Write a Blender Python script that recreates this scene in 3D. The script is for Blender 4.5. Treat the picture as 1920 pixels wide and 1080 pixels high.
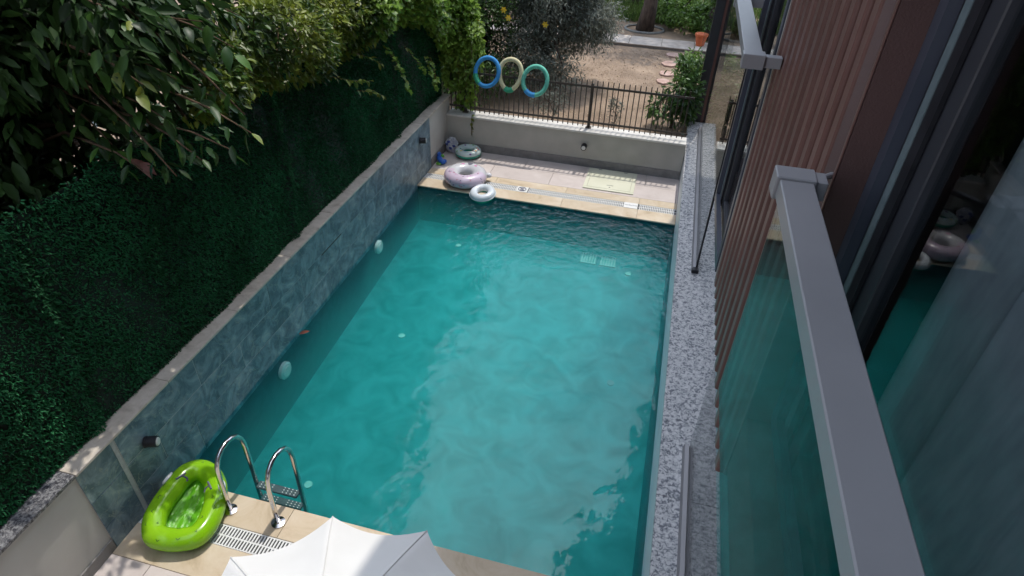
import bpy, bmesh, math, random
import numpy as np
from mathutils import Matrix, Vector, Euler

for o in list(bpy.data.objects):
    bpy.data.objects.remove(o)
SC = bpy.context.scene
COL = SC.collection
R = math.radians

# ------------------------------------------------------------------ camera
cam_d = bpy.data.cameras.new('camera')
cam = bpy.data.objects.new('camera', cam_d)
COL.objects.link(cam)
cam.matrix_world = Matrix(((0.968032, -0.173147, 0.181475, 3.7004),
                           (0.248771, 0.57037, -0.78281, 0.0),
                           (0.032033, 0.802931, 0.595211, 4.9291),
                           (0, 0, 0, 1)))
cam_d.sensor_width = 36
cam_d.lens = 22.17
cam_d.clip_start = 0.02
cam_d.clip_end = 2000
SC.camera = cam
SC.render.resolution_x, SC.render.resolution_y = 1024, 576
SC.render.engine = 'CYCLES'
SC.cycles.max_bounces = 5
SC.cycles.diffuse_bounces = 2
SC.cycles.volume_bounces = 3
SC.cycles.glossy_bounces = 4
SC.cycles.transmission_bounces = 4
SC.cycles.transparent_max_bounces = 10
SC.cycles.use_adaptive_sampling = True
SC.cycles.adaptive_threshold = 0.02

# ------------------------------------------------------------------ sky, sun, exposure
SUN_EL, SUN_AZ = R(69), R(12)          # azimuth measured from +y towards +x
W = bpy.data.worlds.new('World')
SC.world = W
W.use_nodes = True
nt = W.node_tree
nt.nodes.clear()
sky = nt.nodes.new('ShaderNodeTexSky')
sky.sky_type = 'NISHITA'
sky.sun_disc = False
sky.sun_elevation = SUN_EL
sky.sun_rotation = SUN_AZ
sky.air_density = 1.2
sky.dust_density = 1.6
tc = nt.nodes.new('ShaderNodeTexCoord')
mp = nt.nodes.new('ShaderNodeMapping')
mp.inputs['Scale'].default_value = (1, 1, 2.0)
cn = nt.nodes.new('ShaderNodeTexNoise')
cn.inputs['Scale'].default_value = 2.6
cn.inputs['Detail'].default_value = 7
cn.inputs['Roughness'].default_value = 0.62
cr = nt.nodes.new('ShaderNodeValToRGB')
cr.color_ramp.elements[0].position = 0.40
cr.color_ramp.elements[1].position = 0.68
cm = nt.nodes.new('ShaderNodeMixRGB')
cm.inputs['Color2'].default_value = (8.6, 9.4, 10.6, 1)
bg = nt.nodes.new('ShaderNodeBackground')
bg.inputs['Strength'].default_value = 0.15
wo = nt.nodes.new('ShaderNodeOutputWorld')
nt.links.new(tc.outputs['Generated'], mp.inputs['Vector'])
nt.links.new(mp.outputs['Vector'], cn.inputs['Vector'])
nt.links.new(cn.outputs['Fac'], cr.inputs['Fac'])
nt.links.new(cr.outputs['Color'], cm.inputs['Fac'])
nt.links.new(sky.outputs['Color'], cm.inputs['Color1'])
nt.links.new(cm.outputs['Color'], bg.inputs['Color'])
nt.links.new(bg.outputs['Background'], wo.inputs['Surface'])

sd = bpy.data.lights.new('sun', 'SUN')
sd.energy = 1.45
sd.angle = R(0.55)
sd.color = (1.0, 0.95, 0.87)
sun = bpy.data.objects.new('sun', sd)
COL.objects.link(sun)
dv = Vector((math.sin(SUN_AZ) * math.cos(SUN_EL), math.cos(SUN_AZ) * math.cos(SUN_EL), math.sin(SUN_EL)))
sun.rotation_euler = dv.to_track_quat('Z', 'Y').to_euler()
sun.location = (4, 14, 30)

SC.view_settings.view_transform = 'Standard'
SC.view_settings.look = 'None'
SC.view_settings.exposure = 0.88
SC.view_settings.gamma = 1.0
SC.view_settings.use_curve_mapping = False

# ------------------------------------------------------------------ materials
MATS = {}


def pmat(name, c1, c2=None, scale=5.0, rough=0.6, bump=0.0, bscale=None, metallic=0.0, detail=6, spec=0.5,
         stretch=(1, 1, 1), lo=0.35, hi=0.65, island=0.0, objrand=0.0, translucent=0.0, coat=0.0, trans_col=None,
         rough2=None, distort=0.0, bdist=0.02):
    m = bpy.data.materials.new(name)
    m.use_nodes = True
    n = m.node_tree.nodes
    l = m.node_tree.links
    p = n['Principled BSDF']
    out = n['Material Output']
    p.inputs['Roughness'].default_value = rough
    p.inputs['Metallic'].default_value = metallic
    p.inputs['Specular IOR Level'].default_value = spec
    if coat:
        p.inputs['Coat Weight'].default_value = coat
        p.inputs['Coat Roughness'].default_value = 0.08
    geo = n.new('ShaderNodeNewGeometry')
    mapn = n.new('ShaderNodeMapping')
    mapn.inputs['Scale'].default_value = stretch
    l.new(geo.outputs['Position'], mapn.inputs['Vector'])
    vec = mapn.outputs['Vector']
    if objrand:
        oi = n.new('ShaderNodeObjectInfo')
        mul = n.new('ShaderNodeMath')
        mul.operation = 'MULTIPLY'
        mul.inputs[1].default_value = 37.0
        l.new(oi.outputs['Random'], mul.inputs[0])
        ad = n.new('ShaderNodeVectorMath')
        ad.operation = 'ADD'
        l.new(vec, ad.inputs[0])
        l.new(mul.outputs[0], ad.inputs[1])
        vec = ad.outputs[0]
    noi = n.new('ShaderNodeTexNoise')
    noi.inputs['Scale'].default_value = scale
    noi.inputs['Detail'].default_value = detail
    noi.inputs['Distortion'].default_value = distort
    l.new(vec, noi.inputs['Vector'])
    rp = n.new('ShaderNodeValToRGB')
    rp.color_ramp.elements[0].position = lo
    rp.color_ramp.elements[1].position = hi
    rp.color_ramp.elements[0].color = (*c1, 1)
    rp.color_ramp.elements[1].color = (*(c2 or c1), 1)
    l.new(noi.outputs['Fac'], rp.inputs['Fac'])
    col = rp.outputs['Color']
    if island or objrand:
        hs = n.new('ShaderNodeHueSaturation')
        mr = n.new('ShaderNodeMapRange')
        amt = island or objrand
        mr.inputs['To Min'].default_value = 1 - amt
        mr.inputs['To Max'].default_value = 1 + amt
        if island:
            l.new(geo.outputs['Random Per Island'], mr.inputs['Value'])
        else:
            l.new(oi.outputs['Random'], mr.inputs['Value'])
        l.new(mr.outputs['Result'], hs.inputs['Value'])
        l.new(col, hs.inputs['Color'])
        col = hs.outputs['Color']
    l.new(col, p.inputs['Base Color'])
    if rough2 is not None:
        mr2 = n.new('ShaderNodeMapRange')
        mr2.inputs['To Min'].default_value = rough
        mr2.inputs['To Max'].default_value = rough2
        l.new(noi.outputs['Fac'], mr2.inputs['Value'])
        l.new(mr2.outputs['Result'], p.inputs['Roughness'])
    if bump:
        bn = n.new('ShaderNodeTexNoise')
        bn.inputs['Scale'].default_value = bscale or scale * 4
        bn.inputs['Detail'].default_value = 5
        l.new(vec, bn.inputs['Vector'])
        b = n.new('ShaderNodeBump')
        b.inputs['Strength'].default_value = bump
        b.inputs['Distance'].default_value = bdist
        l.new(bn.outputs['Fac'], b.inputs['Height'])
        l.new(b.outputs['Normal'], p.inputs['Normal'])
    if translucent:
        tr = n.new('ShaderNodeBsdfTranslucent')
        if trans_col:
            tr.inputs['Color'].default_value = (*trans_col, 1)
        else:
            l.new(col, tr.inputs['Color'])
        mx = n.new('ShaderNodeMixShader')
        mx.inputs['Fac'].default_value = translucent
        l.new(p.outputs['BSDF'], mx.inputs[1])
        l.new(tr.outputs['BSDF'], mx.inputs[2])
        l.new(mx.outputs['Shader'], out.inputs['Surface'])
    MATS[name] = m
    return m


def glassmat(name, ior, tint, rough=0.0, amount=1.0):
    """thin pane: Fresnel mix of a mirror and a clear tinted sheet"""
    m = bpy.data.materials.new(name)
    m.use_nodes = True
    n = m.node_tree.nodes
    l = m.node_tree.links
    n.remove(n['Principled BSDF'])
    out = n['Material Output']
    fr = n.new('ShaderNodeFresnel')
    fr.inputs['IOR'].default_value = ior
    # the same Fresnel from either side of the sheet
    geo = n.new('ShaderNodeNewGeometry')
    dt = n.new('ShaderNodeVectorMath')
    dt.operation = 'DOT_PRODUCT'
    l.new(geo.outputs['Incoming'], dt.inputs[0])
    l.new(geo.outputs['Normal'], dt.inputs[1])
    ab = n.new('ShaderNodeMath')
    ab.operation = 'ABSOLUTE'
    l.new(dt.outputs['Value'], ab.inputs[0])
    om = n.new('ShaderNodeMath')
    om.operation = 'SUBTRACT'
    om.inputs[0].default_value = 1.0
    l.new(ab.outputs[0], om.inputs[1])
    pw = n.new('ShaderNodeMath')
    pw.operation = 'POWER'
    pw.inputs[1].default_value = 5.0
    l.new(om.outputs[0], pw.inputs[0])
    f0 = ((ior - 1) / (ior + 1)) ** 2
    ma = n.new('ShaderNodeMath')
    ma.operation = 'MULTIPLY_ADD'
    ma.inputs[1].default_value = (1 - f0) * amount
    ma.inputs[2].default_value = f0 * amount
    l.new(pw.outputs[0], ma.inputs[0])
    n.remove(fr)
    gl = n.new('ShaderNodeBsdfGlossy')
    gl.inputs['Roughness'].default_value = rough
    tr = n.new('ShaderNodeBsdfTransparent')
    tr.inputs['Color'].default_value = (*tint, 1)
    mx = n.new('ShaderNodeMixShader')
    l.new(ma.outputs[0], mx.inputs['Fac'])
    l.new(tr.outputs[0], mx.inputs[1])
    l.new(gl.outputs[0], mx.inputs[2])
    l.new(mx.outputs[0], out.inputs['Surface'])
    MATS[name] = m
    return m, n, l, gl


def stone_tile(name, cols, pos, scale, rough, vein=None, dist=2.0):
    m = bpy.data.materials.new(name)
    m.use_nodes = True
    n = m.node_tree.nodes
    l = m.node_tree.links
    p = n['Principled BSDF']
    p.inputs['Roughness'].default_value = rough
    geo = n.new('ShaderNodeNewGeometry')
    oi = n.new('ShaderNodeObjectInfo')
    mul = n.new('ShaderNodeMath')
    mul.operation = 'MULTIPLY'
    mul.inputs[1].default_value = 23.0
    l.new(oi.outputs['Random'], mul.inputs[0])
    ad = n.new('ShaderNodeVectorMath')
    l.new(geo.outputs['Position'], ad.inputs[0])
    l.new(mul.outputs[0], ad.inputs[1])
    a = n.new('ShaderNodeTexNoise')
    a.inputs['Scale'].default_value = scale
    a.inputs['Detail'].default_value = 9
    a.inputs['Roughness'].default_value = 0.66
    a.inputs['Distortion'].default_value = dist
    l.new(ad.outputs[0], a.inputs['Vector'])
    rp = n.new('ShaderNodeValToRGB')
    e = rp.color_ramp.elements
    while len(e) < len(cols):
        e.new(0.5)
    for i, (c, q) in enumerate(zip(cols, pos)):
        e[i].position = q
        e[i].color = (*c, 1)
    l.new(a.outputs['Fac'], rp.inputs['Fac'])
    col = rp.outputs['Color']
    if vein:
        v = n.new('ShaderNodeTexNoise')
        v.inputs['Scale'].default_value = scale * 0.8
        v.inputs['Detail'].default_value = 9
        v.inputs['Distortion'].default_value = 1.8
        l.new(ad.outputs[0], v.inputs['Vector'])
        vr = n.new('ShaderNodeValToRGB')
        ve = vr.color_ramp.elements
        ve[0].position = 0.488
        ve[0].color = (0, 0, 0, 1)
        ve[1].position = 0.512
        ve[1].color = (0, 0, 0, 1)
        x = ve.new(0.5)
        x.color = (1, 1, 1, 1)
        l.new(v.outputs['Fac'], vr.inputs['Fac'])
        sc = n.new('ShaderNodeMath')
        sc.operation = 'MULTIPLY'
        sc.inputs[1].default_value = 0.55
        l.new(vr.outputs['Color'], sc.inputs[0])
        mx = n.new('ShaderNodeMixRGB')
        mx.inputs['Color2'].default_value = (*vein, 1)
        l.new(sc.outputs[0], mx.inputs['Fac'])
        l.new(col, mx.inputs['Color1'])
        col = mx.outputs['Color']
    hs = n.new('ShaderNodeHueSaturation')
    mr = n.new('ShaderNodeMapRange')
    mr.inputs['To Min'].default_value = 0.95
    mr.inputs['To Max'].default_value = 1.05
    l.new(oi.outputs['Random'], mr.inputs['Value'])
    l.new(mr.outputs['Result'], hs.inputs['Value'])
    l.new(col, hs.inputs['Color'])
    l.new(hs.outputs['Color'], p.inputs['Base Color'])
    b = n.new('ShaderNodeBump')
    b.inputs['Strength'].default_value = 0.15
    b.inputs['Distance'].default_value = 0.01
    l.new(a.outputs['Fac'], b.inputs['Height'])
    l.new(b.outputs['Normal'], p.inputs['Normal'])
    MATS[name] = m
    return m


def brickfloor(name, c1, c2, scale=1.2):
    """pool lining: mottled tile with faint joints, flat print only"""
    m = pmat(name, c1, c2, scale=scale, rough=0.5, detail=8, lo=0.3, hi=0.7, distort=0.6)
    return m


M = MATS
stone_tile('blue_stone', [(0.036, 0.058, 0.076), (0.10, 0.155, 0.195), (0.20, 0.275, 0.32), (0.38, 0.45, 0.47)],
           (0.24, 0.44, 0.58, 0.74), 4.2, 0.42, vein=(0.36, 0.39, 0.33), dist=1.1)
stone_tile('granite', [(0.09, 0.095, 0.11), (0.20, 0.21, 0.235), (0.56, 0.55, 0.545), (0.74, 0.72, 0.71)],
           (0.34, 0.43, 0.51, 0.66), 30, 0.45, dist=0.9)
stone_tile('dark_and_shaded_granite', [(0.02, 0.02, 0.03), (0.08, 0.08, 0.09), (0.22, 0.22, 0.23), (0.36, 0.36, 0.36)],
           (0.36, 0.46, 0.55, 0.66), 45, 0.5, dist=0.8)
stone_tile('beige_stone', [(0.36, 0.275, 0.175), (0.53, 0.425, 0.295), (0.59, 0.495, 0.37), (0.65, 0.57, 0.46)],
           (0.25, 0.42, 0.58, 0.75), 2.2, 0.5, dist=1.0)
stone_tile('pink_paver', [(0.43, 0.37, 0.34), (0.52, 0.455, 0.425), (0.56, 0.495, 0.465), (0.61, 0.55, 0.52)],
           (0.25, 0.42, 0.58, 0.75), 3.0, 0.6, dist=0.4)
stone_tile('coping_stone', [(0.38, 0.33, 0.275), (0.53, 0.47, 0.395), (0.61, 0.545, 0.47), (0.66, 0.60, 0.52)],
           (0.28, 0.44, 0.58, 0.75), 7.0, 0.7, dist=0.5)
stone_tile('marble_cap', [(0.52, 0.50, 0.46), (0.60, 0.58, 0.54), (0.66, 0.64, 0.60), (0.70, 0.68, 0.65)],
           (0.28, 0.44, 0.58, 0.75), 5.0, 0.6, dist=0.5)
stone_tile('skirting_tile', [(0.17, 0.16, 0.155), (0.21, 0.20, 0.19), (0.24, 0.23, 0.22), (0.28, 0.27, 0.26)],
           (0.28, 0.44, 0.58, 0.75), 9.0, 0.6, dist=0.4)
stone_tile('pink_stone', [(0.30, 0.18, 0.14), (0.40, 0.26, 0.21), (0.46, 0.31, 0.26), (0.5, 0.38, 0.33)],
           (0.28, 0.44, 0.58, 0.75), 6.0, 0.8, dist=0.5)
pmat('plaster', (0.40, 0.385, 0.345), (0.46, 0.44, 0.395), scale=3, rough=0.9, bump=0.15, bscale=160, bdist=0.004)
pmat('grey_plaster', (0.46, 0.445, 0.41), (0.52, 0.50, 0.46), scale=2.2, rough=0.9, bump=0.15, bscale=160, bdist=0.004)
pmat('pale_blue_paint', (0.62, 0.68, 0.72), (0.70, 0.75, 0.78), scale=4, rough=0.5)
pmat('grout', (0.40, 0.42, 0.42), (0.48, 0.50, 0.49), scale=30, rough=0.9)
pmat('deck_bed', (0.20, 0.18, 0.16), (0.26, 0.24, 0.22), scale=20, rough=0.9)
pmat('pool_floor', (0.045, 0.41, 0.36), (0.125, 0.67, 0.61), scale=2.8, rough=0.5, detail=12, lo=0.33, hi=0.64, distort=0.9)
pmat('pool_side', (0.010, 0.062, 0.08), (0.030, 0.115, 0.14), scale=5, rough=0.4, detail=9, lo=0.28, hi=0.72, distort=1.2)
pmat('white_plastic', (0.70, 0.70, 0.68), (0.76, 0.76, 0.74), scale=20, rough=0.4)
pmat('drain_dark', (0.03, 0.03, 0.03), (0.05, 0.05, 0.05), scale=20, rough=0.8)
pmat('hatch_resin', (0.60, 0.60, 0.46), (0.66, 0.655, 0.52), scale=3, rough=0.55)
pmat('hatch_mark', (0.18, 0.18, 0.16), rough=0.7)
pmat('black_paint', (0.012, 0.012, 0.015), (0.02, 0.02, 0.024), scale=20, rough=0.4)
pmat('lamp_lens', (0.62, 0.62, 0.58), (0.68, 0.68, 0.64), scale=20, rough=0.35)
pmat('fence_paint', (0.050, 0.036, 0.028), (0.075, 0.056, 0.045), scale=12, rough=0.45, metallic=0.0, bump=0.05, bscale=200, bdist=0.002)
pmat('alu_grey', (0.27, 0.262, 0.27), (0.30, 0.29, 0.298), scale=3, rough=0.42, metallic=0.25, bump=0.05, bscale=400, bdist=0.001)
pmat('alu_side', (0.30, 0.30, 0.29), (0.34, 0.34, 0.33), scale=3, rough=0.4, metallic=0.2)
pmat('frame_dark', (0.028, 0.028, 0.034), (0.036, 0.036, 0.044), scale=4, rough=0.45)
pmat('frame_navy', (0.045, 0.05, 0.07), (0.06, 0.064, 0.084), scale=4, rough=0.4)
pmat('frame_seal', (0.11, 0.14, 0.15), (0.14, 0.17, 0.18), scale=30, rough=0.6)
pmat('brown_render', (0.082, 0.042, 0.037), (0.10, 0.052, 0.046), scale=3, rough=0.85, bump=0.35, bscale=220, bdist=0.004)
pmat('brown_rib', (0.125, 0.060, 0.050), (0.148, 0.074, 0.063), scale=6, rough=0.42, bump=0.25, bscale=240, bdist=0.002, objrand=0.13, spec=0.35)
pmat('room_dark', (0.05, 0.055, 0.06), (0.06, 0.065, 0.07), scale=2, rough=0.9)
pmat('curtain', (0.27, 0.29, 0.31), (0.34, 0.36, 0.38), scale=40, rough=0.9, stretch=(1, 1, 0.2))
pmat('roof_soffit', (0.16, 0.13, 0.12), (0.2, 0.17, 0.15), scale=2, rough=0.8)
pmat('steel', (0.62, 0.60, 0.58), (0.68, 0.66, 0.64), scale=8, rough=0.14, metallic=1.0)
pmat('step_plastic', (0.04, 0.055, 0.065), (0.06, 0.08, 0.09), scale=20, rough=0.5)
pmat('boat_green', (0.27, 0.60, 0.008), (0.33, 0.66, 0.015), scale=5, rough=0.22, translucent=0.22, coat=0.3)
pmat('boat_floor', (0.14, 0.50, 0.02), (0.20, 0.58, 0.03), scale=8, rough=0.25, translucent=0.25, bump=0.5, bscale=7, bdist=0.05, stretch=(3, 0.8, 1))
pmat('mark_grey', (0.13, 0.13, 0.17), rough=0.5)
pmat('mark_dark_green', (0.03, 0.10, 0.01), rough=0.5)
pmat('umbrella_fabric', (0.74, 0.73, 0.705), (0.79, 0.78, 0.755), scale=3, rough=0.85, translucent=0.12, bump=0.05, bscale=300, bdist=0.002)
pmat('ring_white', (0.58, 0.64, 0.68), (0.64, 0.69, 0.73), scale=4, rough=0.25, coat=0.4)
pmat('ring_teal', (0.02, 0.28, 0.20), (0.03, 0.33, 0.24), scale=4, rough=0.25, coat=0.4)
pmat('ring_mint_white', (0.50, 0.62, 0.60), (0.58, 0.70, 0.67), scale=4, rough=0.25, coat=0.4)
pmat('pale_vinyl', (0.55, 0.55, 0.58), (0.62, 0.62, 0.65), scale=4, rough=0.25, coat=0.4)
pmat('lilac_vinyl', (0.54, 0.44, 0.55), (0.60, 0.50, 0.60), scale=3, rough=0.25, coat=0.4)
for nm, c in dict(print_red=(0.45, 0.06, 0.08), print_orange=(0.6, 0.25, 0.05), print_blue=(0.04, 0.16, 0.42),
                  print_green=(0.12, 0.35, 0.04), print_purple=(0.16, 0.05, 0.22), print_pink=(0.62, 0.2, 0.4),
                  print_yellow=(0.62, 0.48, 0.08), print_ink=(0.03, 0.035, 0.10)).items():
    pmat(nm, c, tuple(min(1, v * 1.15) for v in c), scale=10, rough=0.3)
pmat('drain_mint', (0.20, 0.56, 0.50), (0.24, 0.6, 0.54), scale=5, rough=0.5)
pmat('foam_blue', (0.035, 0.25, 0.58), (0.05, 0.30, 0.64), scale=20, rough=0.8, bump=0.1, bscale=150, bdist=0.002)
pmat('foam_cream', (0.60, 0.55, 0.33), (0.66, 0.61, 0.39), scale=20, rough=0.8, bump=0.1, bscale=150, bdist=0.002)
pmat('foam_mint', (0.12, 0.48, 0.36), (0.15, 0.54, 0.41), scale=20, rough=0.8, bump=0.1, bscale=150, bdist=0.002)
pmat('foam_green', (0.03, 0.30, 0.17), (0.04, 0.35, 0.20), scale=20, rough=0.8, bump=0.1, bscale=150, bdist=0.002)
pmat('bag_plastic', (0.50, 0.52, 0.60), (0.66, 0.67, 0.70), scale=14, rough=0.35, lo=0.45, hi=0.55, translucent=0.2)
pmat('bag_print', (0.05, 0.08, 0.30), (0.08, 0.11, 0.36), scale=12, rough=0.4)
pmat('toy_blue', (0.02, 0.10, 0.45), (0.03, 0.14, 0.52), scale=9, rough=0.3)
pmat('toy_green', (0.16, 0.48, 0.05), (0.2, 0.54, 0.08), scale=9, rough=0.3)
pmat('soil', (0.20, 0.14, 0.095), (0.37, 0.27, 0.19), scale=1.6, rough=0.95, bump=0.8, bscale=40, detail=12, bdist=0.03, lo=0.3, hi=0.7)
pmat('litter', (0.30, 0.21, 0.13), (0.48, 0.37, 0.25), scale=2, rough=0.9, island=0.45)
pmat('path_stone', (0.42, 0.36, 0.31), (0.56, 0.49, 0.43), scale=6, rough=0.9, bump=0.4, bscale=40, objrand=0.06)
pmat('bark', (0.045, 0.03, 0.024), (0.11, 0.078, 0.06), scale=14, rough=0.95, bump=0.9, bscale=30, stretch=(1, 1, 0.35), bdist=0.03)
pmat('twig', (0.10, 0.062, 0.035), (0.16, 0.10, 0.06), scale=14, rough=0.9)
pmat('terracotta', (0.48, 0.10, 0.035), (0.56, 0.14, 0.05), scale=8, rough=0.8)
pmat('turf_leaf', (0.014, 0.092, 0.032), (0.030, 0.18, 0.066), scale=1.5, rough=0.6, island=0.35, spec=0.2)
pmat('hedge_mesh', (0.004, 0.014, 0.008), (0.008, 0.022, 0.012), scale=20, rough=0.9)
pmat('leaf_dark', (0.018, 0.050, 0.012), (0.040, 0.085, 0.022), scale=2, rough=0.42, island=0.4)
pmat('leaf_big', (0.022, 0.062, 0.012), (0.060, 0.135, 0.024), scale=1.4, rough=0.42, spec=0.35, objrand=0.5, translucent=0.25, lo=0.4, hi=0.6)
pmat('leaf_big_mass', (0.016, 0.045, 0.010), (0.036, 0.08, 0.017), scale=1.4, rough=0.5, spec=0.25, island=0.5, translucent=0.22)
pmat('leaf_young_and_lit', (0.17, 0.23, 0.025), (0.26, 0.28, 0.04), scale=5, rough=0.4, objrand=0.2, translucent=0.35)  # young leaves, and sunlit ones whose light is put into the colour
pmat('leaf_rust', (0.14, 0.045, 0.03), (0.2, 0.07, 0.045), scale=5, rough=0.6, objrand=0.2)
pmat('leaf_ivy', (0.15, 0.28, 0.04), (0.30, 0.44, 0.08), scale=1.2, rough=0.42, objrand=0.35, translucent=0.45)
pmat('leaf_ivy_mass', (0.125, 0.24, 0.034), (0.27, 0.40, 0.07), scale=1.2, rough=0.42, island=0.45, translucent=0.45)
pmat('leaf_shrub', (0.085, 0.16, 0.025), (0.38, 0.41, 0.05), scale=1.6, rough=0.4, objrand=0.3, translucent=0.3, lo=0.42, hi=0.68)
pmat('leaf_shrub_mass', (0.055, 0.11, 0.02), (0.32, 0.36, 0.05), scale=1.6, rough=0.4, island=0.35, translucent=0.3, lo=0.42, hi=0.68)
pmat('leaf_olive', (0.12, 0.14, 0.11), (0.24, 0.265, 0.22), scale=3, rough=0.6, island=0.28, translucent=0.25)
pmat('leaf_mid', (0.040, 0.095, 0.022), (0.085, 0.165, 0.04), scale=2, rough=0.42, island=0.4, translucent=0.3)
pmat('leaf_light', (0.085, 0.17, 0.03), (0.17, 0.28, 0.06), scale=2, rough=0.45, island=0.35, translucent=0.35)
pmat('grass', (0.075, 0.14, 0.028), (0.15, 0.22, 0.05), scale=1.2, rough=0.7, island=0.35, translucent=0.3)
pmat('petal', (0.75, 0.50, 0.03), (0.8, 0.56, 0.05), scale=9, rough=0.6, translucent=0.2)
pmat('grey_stone', (0.16, 0.16, 0.15), (0.24, 0.235, 0.22), scale=8, rough=0.9, bump=0.4, bscale=30)

glassmat('window_glass', 1.62, (0.78, 0.81, 0.82), amount=0.55)
glassmat('rail_glass', 1.5, (0.55, 0.68, 0.67), amount=0.5)
glassmat('screen_glass', 1.5, (0.82, 0.84, 0.84), amount=0.6)

# water sheet: calm, with ripples near the far edge
wm, wn, wl, wgl = glassmat('water', 1.45, (0.90, 1.0, 1.0))
g = wn.new('ShaderNodeNewGeometry')
sx = wn.new('ShaderNodeSeparateXYZ')
wl.new(g.outputs['Position'], sx.inputs[0])
rip = wn.new('ShaderNodeMapRange')
rip.interpolation_type = 'SMOOTHSTEP'
rip.inputs['From Min'].default_value = 6.0
rip.inputs['From Max'].default_value = 8.2
rip.inputs['To Min'].default_value = 0.06
rip.inputs['To Max'].default_value = 1.0
wl.new(sx.outputs['Y'], rip.inputs['Value'])
n1 = wn.new('ShaderNodeTexNoise')
n1.inputs['Scale'].default_value = 2.2
n1.inputs['Detail'].default_value = 2
n2 = wn.new('ShaderNodeTexNoise')
n2.inputs['Scale'].default_value = 9.0
n2.inputs['Detail'].default_value = 2
n2.inputs['Distortion'].default_value = 0.8
for q in (n1, n2):
    wl.new(g.outputs['Position'], q.inputs['Vector'])
mu = wn.new('ShaderNodeMath')
mu.operation = 'MULTIPLY'
wl.new(n2.outputs['Fac'], mu.inputs[0])
wl.new(rip.outputs['Result'], mu.inputs[1])
mu2 = wn.new('ShaderNodeMath')
mu2.operation = 'MULTIPLY_ADD'
mu2.inputs[1].default_value = 0.55
wl.new(n1.outputs['Fac'], mu2.inputs[0])
wl.new(mu.outputs[0], mu2.inputs[2])
bp = wn.new('ShaderNodeBump')
bp.inputs['Strength'].default_value = 0.6
bp.inputs['Distance'].default_value = 0.05
wl.new(mu2.outputs[0], bp.inputs['Height'])
wl.new(bp.outputs['Normal'], wgl.inputs['Normal'])
pv = wn.new('ShaderNodeVolumePrincipled')
pv.inputs['Color'].default_value = (0.12, 0.945, 0.935, 1)
pv.inputs['Density'].default_value = 0.40
pv.inputs['Anisotropy'].default_value = 0.3
wl.new(pv.outputs['Volume'], wn['Material Output'].inputs['Volume'])
wsm = bpy.data.materials.new('water_side')
wsm.use_nodes = True
wsm.node_tree.nodes.remove(wsm.node_tree.nodes['Principled BSDF'])
wst = wsm.node_tree.nodes.new('ShaderNodeBsdfTransparent')
wsv = wsm.node_tree.nodes.new('ShaderNodeVolumePrincipled')
for kk in ('Color', 'Density', 'Anisotropy'):
    wsv.inputs[kk].default_value = pv.inputs[kk].default_value
wsm.node_tree.links.new(wst.outputs[0], wsm.node_tree.nodes['Material Output'].inputs['Surface'])
wsm.node_tree.links.new(wsv.outputs['Volume'], wsm.node_tree.nodes['Material Output'].inputs['Volume'])


# ------------------------------------------------------------------ mesh helpers
def link(o):
    COL.objects.link(o)
    return o


def world_origin(o):
    v = Vector((0, 0, 0))
    while o is not None:
        v += o.location
        o = o.parent
    return v


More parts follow.
